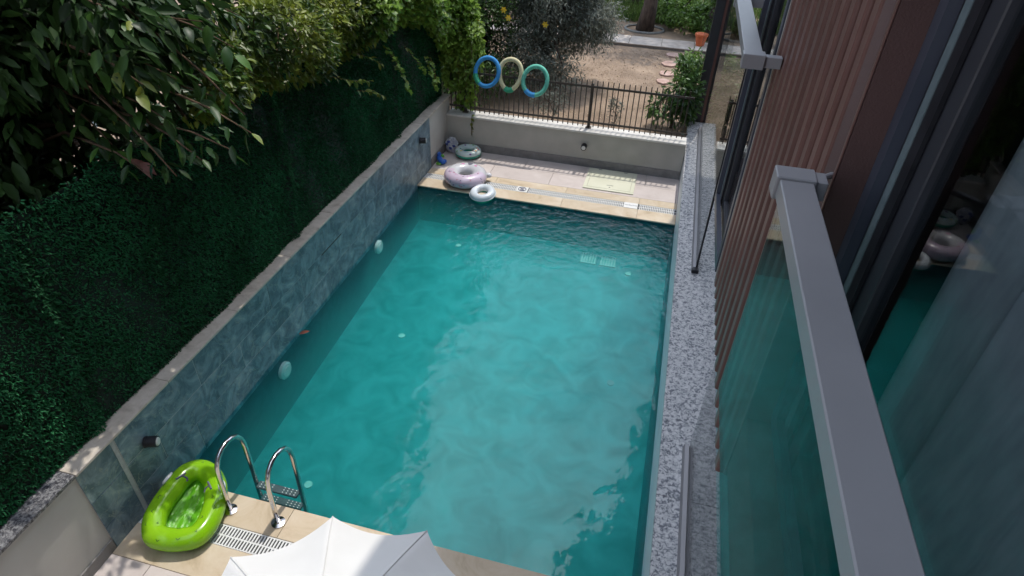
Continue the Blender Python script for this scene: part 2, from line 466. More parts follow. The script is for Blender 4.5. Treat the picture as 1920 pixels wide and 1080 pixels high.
class MB:
    def __init__(self):
        self.v = []
        self.f = []

    def add(self, vs, fs):
        b = len(self.v)
        self.v += [tuple(p) for p in vs]
        self.f += [tuple(i + b for i in q) for q in fs]
        return self

    def box(self, lo, hi, bevel=0.0):
        if bevel <= 0:
            x0, y0, z0 = lo
            x1, y1, z1 = hi
            self.add([(x0, y0, z0), (x1, y0, z0), (x1, y1, z0), (x0, y1, z0), (x0, y0, z1), (x1, y0, z1), (x1, y1, z1), (x0, y1, z1)],
                     [(0, 3, 2, 1), (4, 5, 6, 7), (0, 1, 5, 4), (1, 2, 6, 5), (2, 3, 7, 6), (3, 0, 4, 7)])
        else:
            bm = bmesh.new()
            bmesh.ops.create_cube(bm, size=1.0)
            c = [(a + b) / 2 for a, b in zip(lo, hi)]
            s = [abs(b - a) for a, b in zip(lo, hi)]
            for p in bm.verts:
                p.co = Vector((c[0] + p.co.x * s[0], c[1] + p.co.y * s[1], c[2] + p.co.z * s[2]))
            bmesh.ops.bevel(bm, geom=bm.edges[:], offset=bevel, segments=1, affect='EDGES')
            bm.verts.index_update()
            self.add([tuple(p.co) for p in bm.verts], [[p.index for p in q.verts] for q in bm.faces])
            bm.free()
        return self

    def tube(self, path, rad, n=12, closed=False, cap=True):
        P = [Vector(p) for p in path]
        k = len(P)
        rr = rad if isinstance(rad, (list, tuple)) else [rad] * k
        up = None
        b = len(self.v)
        for i in range(k):
            if closed:
                t = (P[(i + 1) % k] - P[i - 1]).normalized()
            else:
                t = (P[min(i + 1, k - 1)] - P[max(i - 1, 0)]).normalized()
            if up is None:
                up = t.orthogonal().normalized()
            u = (up - t * up.dot(t))
            u = u.normalized() if u.length > 1e-6 else t.orthogonal().normalized()
            up = u
            w = t.cross(u)
            for j in range(n):
                a = 2 * math.pi * j / n
                self.v.append(tuple(P[i] + (u * math.cos(a) + w * math.sin(a)) * rr[i]))
        m = k if closed else k - 1
        # keep a closed sweep from twisting at the seam
        off = 0
        if closed:
            best = 1e9
            for s in range(n):
                d = (Vector(self.v[b + (k - 1) * n]) - Vector(self.v[b + s])).length
                if d < best:
                    best, off = d, s
        for i in range(m):
            i2 = (i + 1) % k
            o2 = off if (closed and i == k - 1) else 0
            for j in range(n):
                self.f.append((b + i * n + j, b + i * n + (j + 1) % n, b + i2 * n + (j + 1 + o2) % n, b + i2 * n + (j + o2) % n))
        if cap and not closed:
            self.f.append(tuple(b + j for j in range(n))[::-1])
            self.f.append(tuple(b + (k - 1) * n + j for j in range(n)))
        return self

    def prism(self, poly, z0, z1):
        k = len(poly)
        self.add([(x, y, z0) for x, y in poly] + [(x, y, z1) for x, y in poly],
                 [tuple(range(k))[::-1], tuple(range(k, 2 * k))] + [(i, (i + 1) % k, k + (i + 1) % k, k + i) for i in range(k)])
        return self

    def torus(self, c, Rm, r, nu=40, nv=16, rz=None, tilt=None):
        b = len(self.v)
        for i in range(nu):
            a = 2 * math.pi * i / nu
            for j in range(nv):
                t = 2 * math.pi * j / nv
                p = Vector(((Rm + r * math.cos(t)) * math.cos(a), (Rm + r * math.cos(t)) * math.sin(a), (rz or r) * math.sin(t)))
                if tilt is not None:
                    p = tilt @ p
                self.v.append(tuple(p + Vector(c)))
        for i in range(nu):
            for j in range(nv):
                self.f.append((b + i * nv + j, b + ((i + 1) % nu) * nv + j, b + ((i + 1) % nu) * nv + (j + 1) % nv, b + i * nv + (j + 1) % nv))
        return self

    def blob(self, c, rad, seed=0, rough=0.25, sub=3, freq=2.0):
        bm = bmesh.new()
        bmesh.ops.create_icosphere(bm, subdivisions=sub, radius=1.0)
        from mathutils import noise
        for p in bm.verts:
            q = p.co.normalized()
            d = 1 + rough * noise.noise(q * freq + Vector((seed * 7.1, seed * 3.3, 1.7))) + rough * 0.5 * noise.noise(q * freq * 2.7 + Vector((seed, 2, 9)))
            p.co = Vector((q.x * rad[0] * d + c[0], q.y * rad[1] * d + c[1], q.z * rad[2] * d + c[2]))
        bm.verts.index_update()
        self.add([tuple(p.co) for p in bm.verts], [[p.index for p in q.verts] for q in bm.faces])
        bm.free()
        return self

    def build(self, name, mat, parent=None, origin=None, smooth=False, kind=None):
        o = bpy.data.objects.new(name, None) if False else None
        org = Vector(origin) if origin is not None else Vector((0, 0, 0))
        base = org if parent is None else world_origin(parent)
        me = bpy.data.meshes.new(name)
        me.from_pydata([(x - base.x, y - base.y, z - base.z) for x, y, z in self.v], [], self.f)
        me.materials.append(M[mat])
        if smooth:
            for p in me.polygons:
                p.use_smooth = True
        o = link(bpy.data.objects.new(name, me))
        if parent is None:
            o.location = org
        else:
            o.parent = parent
        if kind:
            o['kind'] = kind
        return o


def fix_normals(o):
    bm = bmesh.new()
    bm.from_mesh(o.data)
    bmesh.ops.recalc_face_normals(bm, faces=bm.faces[:])
    bm.to_mesh(o.data)
    bm.free()
    return o


def tag(o, label, cat, group=None):
    o['label'] = label
    o['category'] = cat
    if group:
        o['group'] = group
    return o


def thing(name, loc, label, cat, group=None):
    o = link(bpy.data.objects.new(name, None))
    o.location = loc
    o.empty_display_size = 0.2
    return tag(o, label, cat, group)


def mesh_obj(name, me, parent, loc, rot=None, scale=None):
    """place shared mesh data, loc in world space"""
    o = link(bpy.data.objects.new(name, me))
    o.parent = parent
    o.location = Vector(loc) - world_origin(parent)
    if rot is not None:
        o.rotation_euler = rot
    if scale is not None:
        o.scale = scale
    return o


def box_obj(name, lo, hi, mat, parent=None, bevel=0.0, kind=None, origin=None):
    return MB().box(lo, hi, bevel).build(name, mat, parent, kind=kind, origin=origin)


def arr_mesh(name, V, F, mat, parent=None, kind='stuff', smooth=False):
    base = world_origin(parent) if parent is not None else Vector((0, 0, 0))
    me = bpy.data.meshes.new(name)
    V = np.asarray(V, dtype=np.float32) - np.array(base, dtype=np.float32)
    F = np.asarray(F, dtype=np.int32)
    nv, nf, k = len(V), len(F), F.shape[1]
    me.vertices.add(nv)
    me.vertices.foreach_set('co', V.ravel())
    me.loops.add(nf * k)
    me.loops.foreach_set('vertex_index', F.ravel())
    me.polygons.add(nf)
    me.polygons.foreach_set('loop_start', np.arange(0, nf * k, k, dtype=np.int32))
    me.polygons.foreach_set('loop_total', np.full(nf, k, dtype=np.int32))
    if smooth:
        me.polygons.foreach_set('use_smooth', np.ones(nf, dtype=bool))
    me.update(calc_edges=True)
    me.materials.append(M[mat])
    o = link(bpy.data.objects.new(name, me))
    if parent is not None:
        o.parent = parent
    if kind:
        o['kind'] = kind
    return o


def norm(a):
    return a / (np.linalg.norm(a, axis=-1, keepdims=True) + 1e-9)


def leaf_cloud(P, D, L, Wd, rng, fold=0.18, roll=None):
    """diamond leaves (two triangles folded on the midrib): P base points, D directions"""
    n = len(P)
    D = norm(D)
    up = norm(rng.normal(size=(n, 3)) * 0.5 + np.array([0, 0, 1.0]))
    S = norm(np.cross(D, up))
    N = np.cross(S, D)
    L = np.asarray(L).reshape(-1, 1) * np.ones((n, 1))
    Wd = np.asarray(Wd).reshape(-1, 1) * np.ones((n, 1))
    def pt(f, w):
        return P + D * L * f + S * Wd * w + N * (Wd * abs(w) * fold * 2 - L * 0.14 * f * f)
    V = np.stack([P, pt(0.28, 0.42), pt(0.66, 0.40), pt(1.0, 0.0), pt(0.66, -0.40), pt(0.28, -0.42)], 1).reshape(-1, 3)
    i = np.arange(n)[:, None] * 6
    F = np.concatenate([i + np.array([[0, 3, 2, 1]]), i + np.array([[0, 5, 4, 3]])], 0)
    return V, F


def clumped(rng, c, rad, n, nclump, csize, shell=0.35, gaps=0.0):
    """points gathered in clumps through an ellipsoid, denser to the outside"""
    q = norm(rng.normal(size=(nclump, 3)))
    r = (shell + (1 - shell) * rng.random((nclump, 1))) ** 0.6
    cc = np.array(c) + q * r * np.array(rad)
    k = rng.integers(0, nclump, n)
    sz = csize * (0.5 + rng.random((nclump, 1)))
    P = cc[k] + rng.normal(size=(n, 3)) * sz[k] * 0.5
    D = norm(P - np.array(c)) * 0.6 + rng.normal(size=(n, 3)) * 0.6 + np.array([0, 0, -0.25])
    ok = (((P - np.array(c)) / (np.array(rad) * 1.12)) ** 2).sum(1) < 1
    return P[ok], D[ok]


def leaf_mesh(name, L, Wd, mat, droop=0.15, fold=0.12, lobed=False):
    """one leaf along +x, about a dozen triangles"""
    if lobed:
        pts = [(0, 0), (0.10, 0.42), (0.34, 0.30), (0.52, 0.52), (0.66, 0.22), (1.0, 0.0)]
    else:
        pts = [(0, 0), (0.14, 0.27), (0.38, 0.5), (0.66, 0.40), (0.86, 0.17), (1.0, 0.0)]
    V = []
    F = []
    k = len(pts)
    for x, y in pts:
        V.append((x * L, 0, -droop * L * x * x))
    for s in (1, -1):
        b = len(V)
        for x, y in pts[1:-1]:
            V.append((x * L, s * y * Wd, -droop * L * x * x + fold * y * Wd * 2))
        for i in range(k - 2):
            m0, m1 = i, i + 1
            if i == 0:
                f = (0, 1, b)
            else:
                f = (i, i + 1, b + i, b + i - 1)
            F.append(f if s < 0 else f[::-1])
        f = (k - 2, k - 1, b + k - 3)
        F.append(f if s < 0 else f[::-1])
    me = bpy.data.meshes.new(name)
    me.from_pydata(V, [], F)
    me.materials.append(M[mat])
    for p in me.polygons:
        p.use_smooth = True
    return me


def leaf_rot(d, rnd, spin=0.7):
    q = Vector(d).normalized().to_track_quat('X', 'Z')
    e = q @ Euler((rnd.uniform(-spin, spin), 0, 0)).to_quaternion()
    return e.to_euler()


DZ = 0.05           # deck level
GZ = 0.57           # granite parapet top
GARDEN = 0.48       # garden soil level
PW, PY0, PY1 = 4.2, 2.71, 8.75

# =================================================================== THE SETTING
# garden ground with a hole for the pool court and the house
gx0, gx1, gy0, gy1 = -0.30, 9.2, -8.0, 10.55
mb = MB()
X = [-120, gx0, gx1, 120]
Y = [-120, gy0, gy1, 260]
idx = {}
for i, x in enumerate(X):
    for j, y in enumerate(Y):
        idx[(i, j)] = len(mb.v)
        mb.v.append((x, y, GARDEN))
for i in range(3):
    for j in range(3):
        if (i, j) != (1, 1):
            mb.f.append((idx[i, j], idx[i + 1, j], idx[i + 1, j + 1], idx[i, j + 1]))
ground = mb.build('ground', 'soil', kind='structure')

# pool basin
basin = MB()
ZN, ZF = -0.93, -0.62
basin.add([(0, PY0, ZN), (PW, PY0, ZN), (PW, PY1, ZF), (0, PY1, ZF)], [(0, 1, 2, 3)])
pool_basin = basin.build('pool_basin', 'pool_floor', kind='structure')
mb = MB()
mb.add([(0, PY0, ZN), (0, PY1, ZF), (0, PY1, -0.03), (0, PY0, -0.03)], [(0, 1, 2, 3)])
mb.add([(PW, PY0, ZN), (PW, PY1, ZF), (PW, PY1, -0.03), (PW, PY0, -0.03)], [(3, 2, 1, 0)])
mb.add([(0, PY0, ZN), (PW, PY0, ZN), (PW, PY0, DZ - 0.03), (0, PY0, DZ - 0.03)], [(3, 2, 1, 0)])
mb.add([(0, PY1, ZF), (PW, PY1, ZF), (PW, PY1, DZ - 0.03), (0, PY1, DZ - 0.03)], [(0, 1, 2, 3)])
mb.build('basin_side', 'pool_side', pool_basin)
# inlets and drains on the pool floor
def floor_z(y):
    return ZN + (ZF - ZN) * (y - PY0) / (PY1 - PY0)
for x, y in [(0.80, 5.98), (0.88, 8.2), (3.63, 8.2), (3.667, 5.89), (0.714, 3.56)]:
    f = MB()
    f.tube([(x, y, floor_z(y) - 0.02), (x, y, floor_z(y) + 0.012)], 0.045, 16)
    n_ = f.build('floor_inlet', 'drain_mint', pool_basin)
for x in (2.86, 3.17):
    f = MB()
    y0, y1 = 8.30, 8.55
    z = floor_z(8.4)
    for k in range(6):
        xx = x + k * 0.042
        f.box((xx, y0, z), (xx + 0.026, y1, z + 0.02))
    f.box((x - 0.01, y0 - 0.012, z), (x + 0.25, y0, z + 0.02))
    f.box((x - 0.01, y1, z), (x + 0.25, y1 + 0.012, z + 0.02))
    f.build('floor_drain', 'drain_mint', pool_basin)

e_ = 0.002
wb = MB().add([(e_, PY0 + e_, ZN + 0.006), (PW - e_, PY0 + e_, ZN + 0.006), (PW - e_, PY1 - e_, ZF + 0.006), (e_, PY1 - e_, ZF + 0.006),
               (e_, PY0 + e_, 0), (PW - e_, PY0 + e_, 0), (PW - e_, PY1 - e_, 0), (e_, PY1 - e_, 0)],
              [(4, 5, 6, 7), (0, 3, 2, 1), (0, 1, 5, 4), (1, 2, 6, 5), (2, 3, 7, 6), (3, 0, 4, 7)])
water = wb.build('water', 'water', kind='structure')
water.data.materials.append(wsm)
for p_ in water.data.polygons[1:]:
    p_.material_index = 1

# ---- pool deck: bed, beige border stones, pink pavers
deck = MB()
deck.box((-0.05, PY1 + 0.005, -0.3), (PW, 10.4, DZ - 0.022))
deck.box((-0.05, -6, -0.3), (PW, PY0 - 0.005, DZ - 0.022))
pool_deck = deck.build('pool_deck', 'deck_bed', kind='structure')


def paver_rows(x0, x1, ys, step, off, mat, nm, gap=0.004, top=DZ):
    for r in range(len(ys) - 1):
        x = x0 - (off * r) % step
        while x < x1 - 0.01:
            a, b = max(x, x0), min(x + step, x1)
            if b - a > 0.02:
                box_obj(nm, (a + gap / 2, ys[r] + gap / 2, DZ - 0.021), (b - gap / 2, ys[r + 1] - gap / 2, top), mat, pool_deck, bevel=0.002)
            x += step


paver_rows(0.0, PW, [8.725, 9.022], 1.2, 0, 'beige_stone', 'border_stone')
paver_rows(0.0, PW, [9.203, 9.41], 1.2, 0, 'beige_stone', 'border_stone')
paver_rows(-0.03, PW, [9.41, 9.86, 10.32], 1.05, 0.53, 'pink_paver', 'paver')
paver_rows(0.0, PW, [2.445, 2.735], 1.2, 0, 'beige_stone', 'border_stone')
paver_rows(0.0, PW, [1.97, 2.263], 1.2, 0, 'beige_stone', 'border_stone')
paver_rows(-0.03, PW, [-0.43, 0.17, 0.77, 1.37, 1.97], 0.4, 0.0, 'pink_paver', 'paver')

# ---- left wall of the court: blue tiles, plaster ends, coping
wall = thing('pool_wall', (-0.1, 6, 0), 'long low wall with blue stone tiles and pale coping beside the pool', 'wall')
box_obj('wall_core', (-0.25, -6, -1.0), (-0.012, 10.45, 0.955), 'grey_plaster', wall)
rnd = random.Random(5)
rows = [(-0.06, 0.31), (0.31, 0.62), (0.62, 0.962)]
TY0, TY1 = 2.03, 9.42
for r, (z0, z1) in enumerate(rows):
    y = 2.405 - 0.0
    ys = [TY0, 2.365]
    o = [0.75, 0.35, 0.95][r]
    cuts = [2.405]
    yy = 2.405 + o
    while yy < TY1 - 0.15:
        cuts.append(yy)
        yy += 1.2
    cuts.append(TY1)
    segs = [(TY0, 2.365)] + list(zip(cuts[:-1], cuts[1:]))
    for a, b in segs:
        box_obj('tile', (-0.011, a + 0.003, z0 + 0.003), (0.0 + rnd.uniform(-0.0012, 0.0012), b - 0.003, z1 - 0.003), 'blue_stone', wall, bevel=0.0012)
box_obj('grout_bed', (-0.0117, 2.404, -0.05), (-0.0022, TY1 - 0.001, 0.9605), 'grout', wall)
box_obj('expansion_joint', (-0.0115, 2.367, DZ), (-0.006, 2.403, 0.958), 'grout', wall)
box_obj('wall_slot', (-0.004, 5.65, 0.607), (0.0025, 6.17, 0.618), 'drain_dark', wall)
y = 2.03
while y < 10.4:
    b = min(y + 1.0, 10.45)
    box_obj('coping_slab', (-0.24, y + 0.0015, 0.9645), (0.018, b - 0.0015, 0.992 + rnd.uniform(-0.001, 0.001)), 'coping_stone', wall, bevel=0.003)
    y += 1.0
y = 2.028
while y > -5:
    box_obj('coping_slab', (-0.24, y - 1.2 + 0.0015, 0.9595), (0.014, y - 0.0015, 0.992), 'dark_and_shaded_granite', wall, bevel=0.003)
    y -= 1.2
box_obj('skirting', (-0.0115, 9.43, DZ - 0.02), (0.002, 10.3, 0.20), 'skirting_tile', wall, bevel=0.002)
box_obj('skirting', (-0.0115, -5, DZ - 0.02), (0.004, 2.025, 0.165), 'skirting_tile', wall, bevel=0.002)
# round underwater lights
for yy in (4.49, 7.11):
    pl = thing('pool_light', (0.0, yy, -0.25), 'round white underwater pool light, nearer the ladder' if yy < 5 else 'round white underwater pool light, nearer the far end', 'light', 'round lights under water on the tiled wall')
    zc = -0.235 if yy < 5 else -0.165
    MB().tube([(0.0, yy, zc), (0.035, yy, zc), (0.05, yy, zc)], [0.105, 0.105, 0.085], 28).build('rim', 'ring_mint_white', pl, smooth=False)
    MB().tube([(0.050, yy, zc), (0.056, yy, zc)], [0.07, 0.06], 24).build('lens', 'lamp_lens', pl)

# ---- far boundary wall
bw = thing('boundary_wall', (3, 10.4, 0), 'low beige plaster wall with white cap below the metal fence', 'wall')
for wx0, wx1 in ((-0.012, 4.19), (4.70, 9.2)):
    box_obj('wall_core', (wx0, 10.3, -0.3), (wx1, 10.55, 0.665), 'plaster', bw)
    x = wx0 + 0.002
    while x < wx1 - 0.1:
        box_obj('cap_slab', (x + 0.0015, 10.275, 0.6665), (min(x + 1.2, wx1) - 0.0015, 10.58, 0.70), 'marble_cap', bw, bevel=0.003)
        x += 1.2
    x = wx0 + 0.016
    while x < wx1 - 0.1:
        box_obj('skirting', (x + 0.001, 10.287, DZ - 0.02), (min(x + 1.05, wx1) - 0.001, 10.2985, 0.195), 'skirting_tile', bw, bevel=0.0015)
        x += 1.05

# ---- drain gratings
def grating(x0, x1, y0, y1, label, single):
    t = thing('drain_grating', ((x0 + x1) / 2, (y0 + y1) / 2, DZ), label, 'drain grating', 'white gutter gratings of the pool')
    tr = MB()
    tr.box((x0, y0 + 0.001, DZ - 0.0215), (x1, y1 - 0.001, DZ - 0.018))
    tr.build('tray', 'drain_dark', t)
    sp = MB()
    ym = (y0 + y1) / 2
    for a, b in ((y0 + 0.002, y0 + 0.012), (ym - 0.006, ym + 0.006), (y1 - 0.012, y1 - 0.002)):
        sp.box((x0, a, DZ - 0.017), (x1, b, DZ - 0.004))
    sp.build('spine', 'white_plastic', t)
    one = MB().box((0, y0 + 0.003, DZ - 0.016), (0.014, y1 - 0.003, DZ - 0.001), 0.001)
    pitch = 0.028
    n = int((x1 - x0) / pitch)
    rest = MB()
    me = None
    for k in range(n):
        x = x0 + 0.006 + k * pitch
        if k < single:
            if me is None:
                o = MB().add([(a + x, b, c) for a, b, c in one.v], one.f).build('slat', 'white_plastic', t)
                me = o.data
                xf = x
            else:
                o = link(bpy.data.objects.new('slat', me))
                o.parent = t
                o.location = (x - xf, 0, 0)
        else:
            rest.add([(a + x, b, c) for a, b, c in one.v], one.f)
    if rest.v:
        rest.build('slats', 'white_plastic', t, kind='stuff')
    return t


grating(0.002, PW - 0.002, 9.022, 9.203, 'white slotted gutter grating along the far pool edge', 0)
grating(0.002, PW - 0.002, 2.263, 2.445, 'white slotted gutter grating beside the ladder and the green boat', 60)

# =================================================================== HOUSE
XW = 4.2
CB = 2.67          # underside of the overhanging upper floor
FL = 3.2
house = thing('house', (6.5, 1.0, 0.0), 'brown rendered house with ribbed cladding overhanging the right side of the pool', 'house')
# upper floor shell
hw = MB()
hw.box((XW + 0.07, 1.90, CB), (XW + 0.22, 3.45, 5.9))
hw.box((XW, 1.77, 2.84), (XW + 0.22, 1.8999, 5.9))             # pier behind the ribs
hw.box((XW, -5.0, 2.88), (XW + 0.22, 1.7699, FL - 0.02))     # spandrel below window
hw.box((XW + 0.07, 3.4501, CB), (XW + 0.22, 4.5, 3.03))
hw.box((XW, -5.0, 5.5), (XW + 0.22, 1.7699, 5.9))
hw.box((XW, 3.4501, 5.5), (XW + 0.22, 4.5, 5.9))
hw.box((XW, -5.0, FL - 0.0199), (XW + 0.22, -1.6, 5.4999))
hw.build('facade', 'brown_render', house)
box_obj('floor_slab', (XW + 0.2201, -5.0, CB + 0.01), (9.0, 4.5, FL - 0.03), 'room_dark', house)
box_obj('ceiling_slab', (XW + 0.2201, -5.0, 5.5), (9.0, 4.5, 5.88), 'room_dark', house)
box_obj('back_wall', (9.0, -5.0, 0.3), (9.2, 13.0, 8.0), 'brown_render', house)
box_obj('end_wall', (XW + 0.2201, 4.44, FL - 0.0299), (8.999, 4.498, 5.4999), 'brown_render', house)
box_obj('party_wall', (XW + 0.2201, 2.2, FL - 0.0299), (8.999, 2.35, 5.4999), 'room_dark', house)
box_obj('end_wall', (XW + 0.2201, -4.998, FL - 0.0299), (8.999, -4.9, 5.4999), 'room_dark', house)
# ribbed cladding, each rib its own piece
prof = [(0.0, -0.036), (-0.020, -0.030), (-0.031, -0.016), (-0.034, 0.0), (-0.031, 0.016), (-0.020, 0.030), (0.0, 0.036)]
prof = [(0.002, -0.036), (-0.058, -0.036), (-0.066, -0.033), (-0.070, -0.026), (-0.070, 0.026), (-0.066, 0.033), (-0.058, 0.036), (0.002, 0.036)]
NR = 12
pitch = (3.45 - 1.90) / NR
ribme = None
for k in range(NR):
    yc = 1.90 + pitch * (k + 0.5)
    if ribme is None:
        o = MB().prism([(XW + 0.07 + a, yc + b) for a, b in prof][::-1], CB - 0.004, 5.9).build('rib', 'brown_rib', house)
        ribme, ry = o.data, yc
    else:
        o = link(bpy.data.objects.new('rib', ribme))
        o.parent = house
        o.location = (0, yc - ry, 0)
# a raised edge bead at the window corner
box_obj('corner_bead', (XW - 0.006, 1.770, 2.84), (XW - 0.0005, 1.786, 5.9), 'brown_rib', house, bevel=0.002)
box_obj('corner_bead', (XW + 0.004, 3.4515, CB - 0.003), (XW + 0.075, 3.460, 5.9), 'plaster', house, bevel=0.002)


def window(y0, y1, z0, z1, xf, label, near):
    """recessed sliding window: outer frame, sash frame, pane"""
    fr = MB()
    fr.box((xf, y1 - 0.055, z0), (xf + 0.03, y1 - 0.001, z1))
    fr.box((xf, y0 + 0.001, z0), (xf + 0.03, y0 + 0.055, z1))
    fr.box((xf, y0 + 0.0551, z0), (xf + 0.03, y1 - 0.0551, z0 + 0.06))
    fr.box((xf, y0 + 0.0551, z1 - 0.06), (xf + 0.03, y1 - 0.0551, z1))
    w = fr.build('window', 'frame_navy', house)
    w['label'] = label
    # groove, seal and sash behind one another
    box_obj('groove', (xf + 0.0305, y1 - 0.16, z0 + 0.002), (xf + 0.042, y1 - 0.002, z1 - 0.002), 'black_paint', w)
    box_obj('seal_strip', (xf + 0.028, y1 - 0.108, z0 + 0.0605), (xf + 0.0465, y1 - 0.068, z1 - 0.0605), 'frame_seal', w)
    sa = MB()
    sa.box((xf + 0.045, y1 - 0.235, z0 + 0.002), (xf + 0.09, y1 - 0.110, z1 - 0.002), 0.004)
    sa.box((xf + 0.045, y0 + 0.002, z0 + 0.002), (xf + 0.09, y0 + 0.11, z1 - 0.002), 0.004)
    sa.box((xf + 0.046, y0 + 0.1105, z0 + 0.002), (xf + 0.089, y1 - 0.2355, z0 + 0.10), 0.004)
    sa.box((xf + 0.046, y0 + 0.1105, z1 - 0.10), (xf + 0.089, y1 - 0.2355, z1 - 0.002), 0.004)
    sa.build('sash', 'frame_dark', w)
    box_obj('pane', (xf + 0.064, y0 + 0.108, z0 + 0.098), (xf + 0.070, y1 - 0.233, z1 - 0.098), 'window_glass', w)
    return w


window(-1.6, 1.77, FL, 5.5, XW + 0.08, 'large window with dark frame behind the nearer handrail', True)
window(3.465, 4.49, 2.70, 5.5, XW - 0.004, 'dark framed window beyond the ribbed cladding', False)

box_obj('added_wing_wall', (-0.2, -6.2, 0.0), (XW - 0.001, -5.9, 8.0), 'brown_render', house)  # unseen wall added behind the camera to darken the near sides of the ribs
# roof with a wide eave that shades the right side of the pool
box_obj('upper_wall', (XW + 0.25, -5.0, 5.9), (XW + 0.45, 10.8, 8.0), 'brown_render', house)
rf = MB().prism([(3.15, -5), (9.6, -5), (9.6, 12.2), (4.85, 12.2), (4.55, 11.0), (3.98, 9.1), (3.3, 7.35), (3.15, 6.9)], 8.0, 8.28)
roof = fix_normals(rf.build('roof', 'roof_soffit', house))
# ground floor under the overhang
gw = MB()
gw.box((5.5, -5.0, 0.3), (5.7, 10.8, CB))
gw.build('ground_wall', 'brown_render', house)
for a in (-3.5, -1.2, 1.1, 3.4, 5.7):
    w = box_obj('door', (5.44, a, 0.60), (5.499, a + 2.0, 2.5), 'frame_dark', house, bevel=0.004)
    box_obj('pane', (5.432, a + 0.09, 0.72), (5.439, a + 0.96, 2.40), 'window_glass', w)
    box_obj('pane', (5.432, a + 1.04, 0.72), (5.439, a + 1.91, 2.40), 'window_glass', w)
tm = MB().box((4.70, -5.0, 0.2), (5.5, 8.55, 0.545))
tm.build('terrace', 'dark_and_shaded_granite', house)  # granite coloured darker for the shade under the overhang
yd = MB().add([(4.70, 8.551, DZ), (9.0, 8.551, DZ), (9.0, 10.3, DZ), (4.70, 10.3, DZ)], [(0, 1, 2, 3)])
yard = yd.build('side_yard', 'pink_paver', kind='structure')

# curtain inside the window
cu = MB()
nn = 240
for i in range(nn + 1):
    y = -1.9 + 3.55 * i / nn
    ph = y * 11 + 1.6 * math.sin(y * 3.1)
    x = 4.52 + 0.11 * (abs(math.sin(ph)) ** 0.7 - 0.5) + 0.012 * math.sin(y * 47 + 2)
    cu.v += [(x, y, FL + 0.02), (x + 0.01 * math.sin(y * 9), y, 5.46)]
for i in range(nn):
    cu.f.append((2 * i, 2 * i + 2, 2 * i + 3, 2 * i + 1))
tag(cu.build('curtain', 'curtain', origin=(4.56, 0, FL), smooth=True), 'grey green sheer curtain hanging in folds behind the large window', 'curtain')

# ---- Juliet balcony railings
def railing(y0, y1, zt, label, near_end=True, pane_bottom=None):
    t = thing('balcony_railing', (4.07, (y0 + y1) / 2, zt - 0.9), label, 'railing', 'grey railings in front of the upper windows')
    hr = MB().box((4.03, y0, zt - 0.05), (4.115, y1, zt), 0.003)
    hr.build('handrail', 'alu_grey', t)
    return t


r1 = railing(-1.55, 1.625, 4.2, 'grey metal handrail with glass below, close to the large window')
MB().box((4.022, 1.6255, 4.14), (4.123, 1.70, 4.207), 0.003).build('end_cap', 'alu_grey', r1)
MB().box((4.1235, 1.635, 4.148), (4.152, 1.70, 4.200), 0.002).build('wall_bracket', 'alu_grey', r1)
MB().tube([(4.142, 1.690, 4.168), (4.165, 1.76, 4.160), (XW - 0.001, 1.80, 4.155)], 0.009, 8).build('bracket_arm', 'alu_grey', r1)
MB().box((4.022, -1.63, 4.14), (4.123, -1.5505, 4.207), 0.003).build('end_cap', 'alu_grey', r1)
MB().box((4.1235, -1.62, 4.148), (XW - 0.001, -1.57, 4.198), 0.002).build('wall_bracket', 'alu_grey', r1)
box_obj('pane', (4.062, -1.52, 3.355), (4.072, 1.715, 4.149), 'rail_glass', r1)
r2 = railing(3.245, 4.46, 4.09, 'grey metal handrail with glass below, beyond the ribbed cladding')
MB().box((4.022, 3.17, 4.03), (4.123, 3.2445, 4.097), 0.003).build('end_cap', 'alu_grey', r2)
MB().box((4.1235, 3.185, 4.038), (XW - 0.0005, 3.235, 4.088), 0.002).build('wall_bracket', 'alu_grey', r2)
MB().box((4.022, 4.4605, 4.03), (4.123, 4.53, 4.097), 0.003).build('end_cap', 'alu_grey', r2)
MB().box((4.1235, 4.46, 4.038), (XW + 0.02, 4.499, 4.088), 0.002).build('wall_bracket', 'alu_grey', r2)

# ---- granite parapet between pool and terrace
gp = thing('granite_parapet', (4.45, 5, 0), 'speckled grey granite topped parapet along the right side of the pool', 'parapet')
box_obj('wall_core', (PW + 0.001, -5.0, -0.9), (4.69, 11.7, GZ - 0.034), 'pale_blue_paint', gp)
for a, b in ((-5.0, -1.0), (-1.0, 3.35), (3.35, 8.05), (8.05, 11.72)):
    box_obj('granite_slab', (PW - 0.004, a + 0.001, GZ - 0.033), (4.698, b - 0.001, GZ), 'granite', gp, bevel=0.003)

# ---- frameless glass screens standing in channels on the parapet
def screen(y0, y1, zt, label):
    t = thing('glass_screen', (4.44, (y0 + y1) / 2, GZ), label, 'glass screen', 'clear glass screens standing on the granite parapet')
    ch = MB()
    pr = [(4.385, GZ + 0.001), (4.398, GZ + 0.055), (4.432, GZ + 0.060), (4.432, GZ + 0.03), (4.446, GZ + 0.03), (4.446, GZ + 0.060), (4.462, GZ + 0.055), (4.47, GZ + 0.001)]
    k = len(pr)
    ch.add([(a, y0, b) for a, b in pr] + [(a, y1, b) for a, b in pr],
           [tuple(range(k)), tuple(range(k, 2 * k))[::-1]] + [(i, k + i, k + (i + 1) % k, (i + 1) % k) for i in range(k)])
    fix_normals(ch.build('channel', 'alu_grey', t))
    box_obj('pane', (4.4345, y0 + 0.02, GZ + 0.031), (4.4435, y1 - 0.02, zt), 'screen_glass', t)
    return t


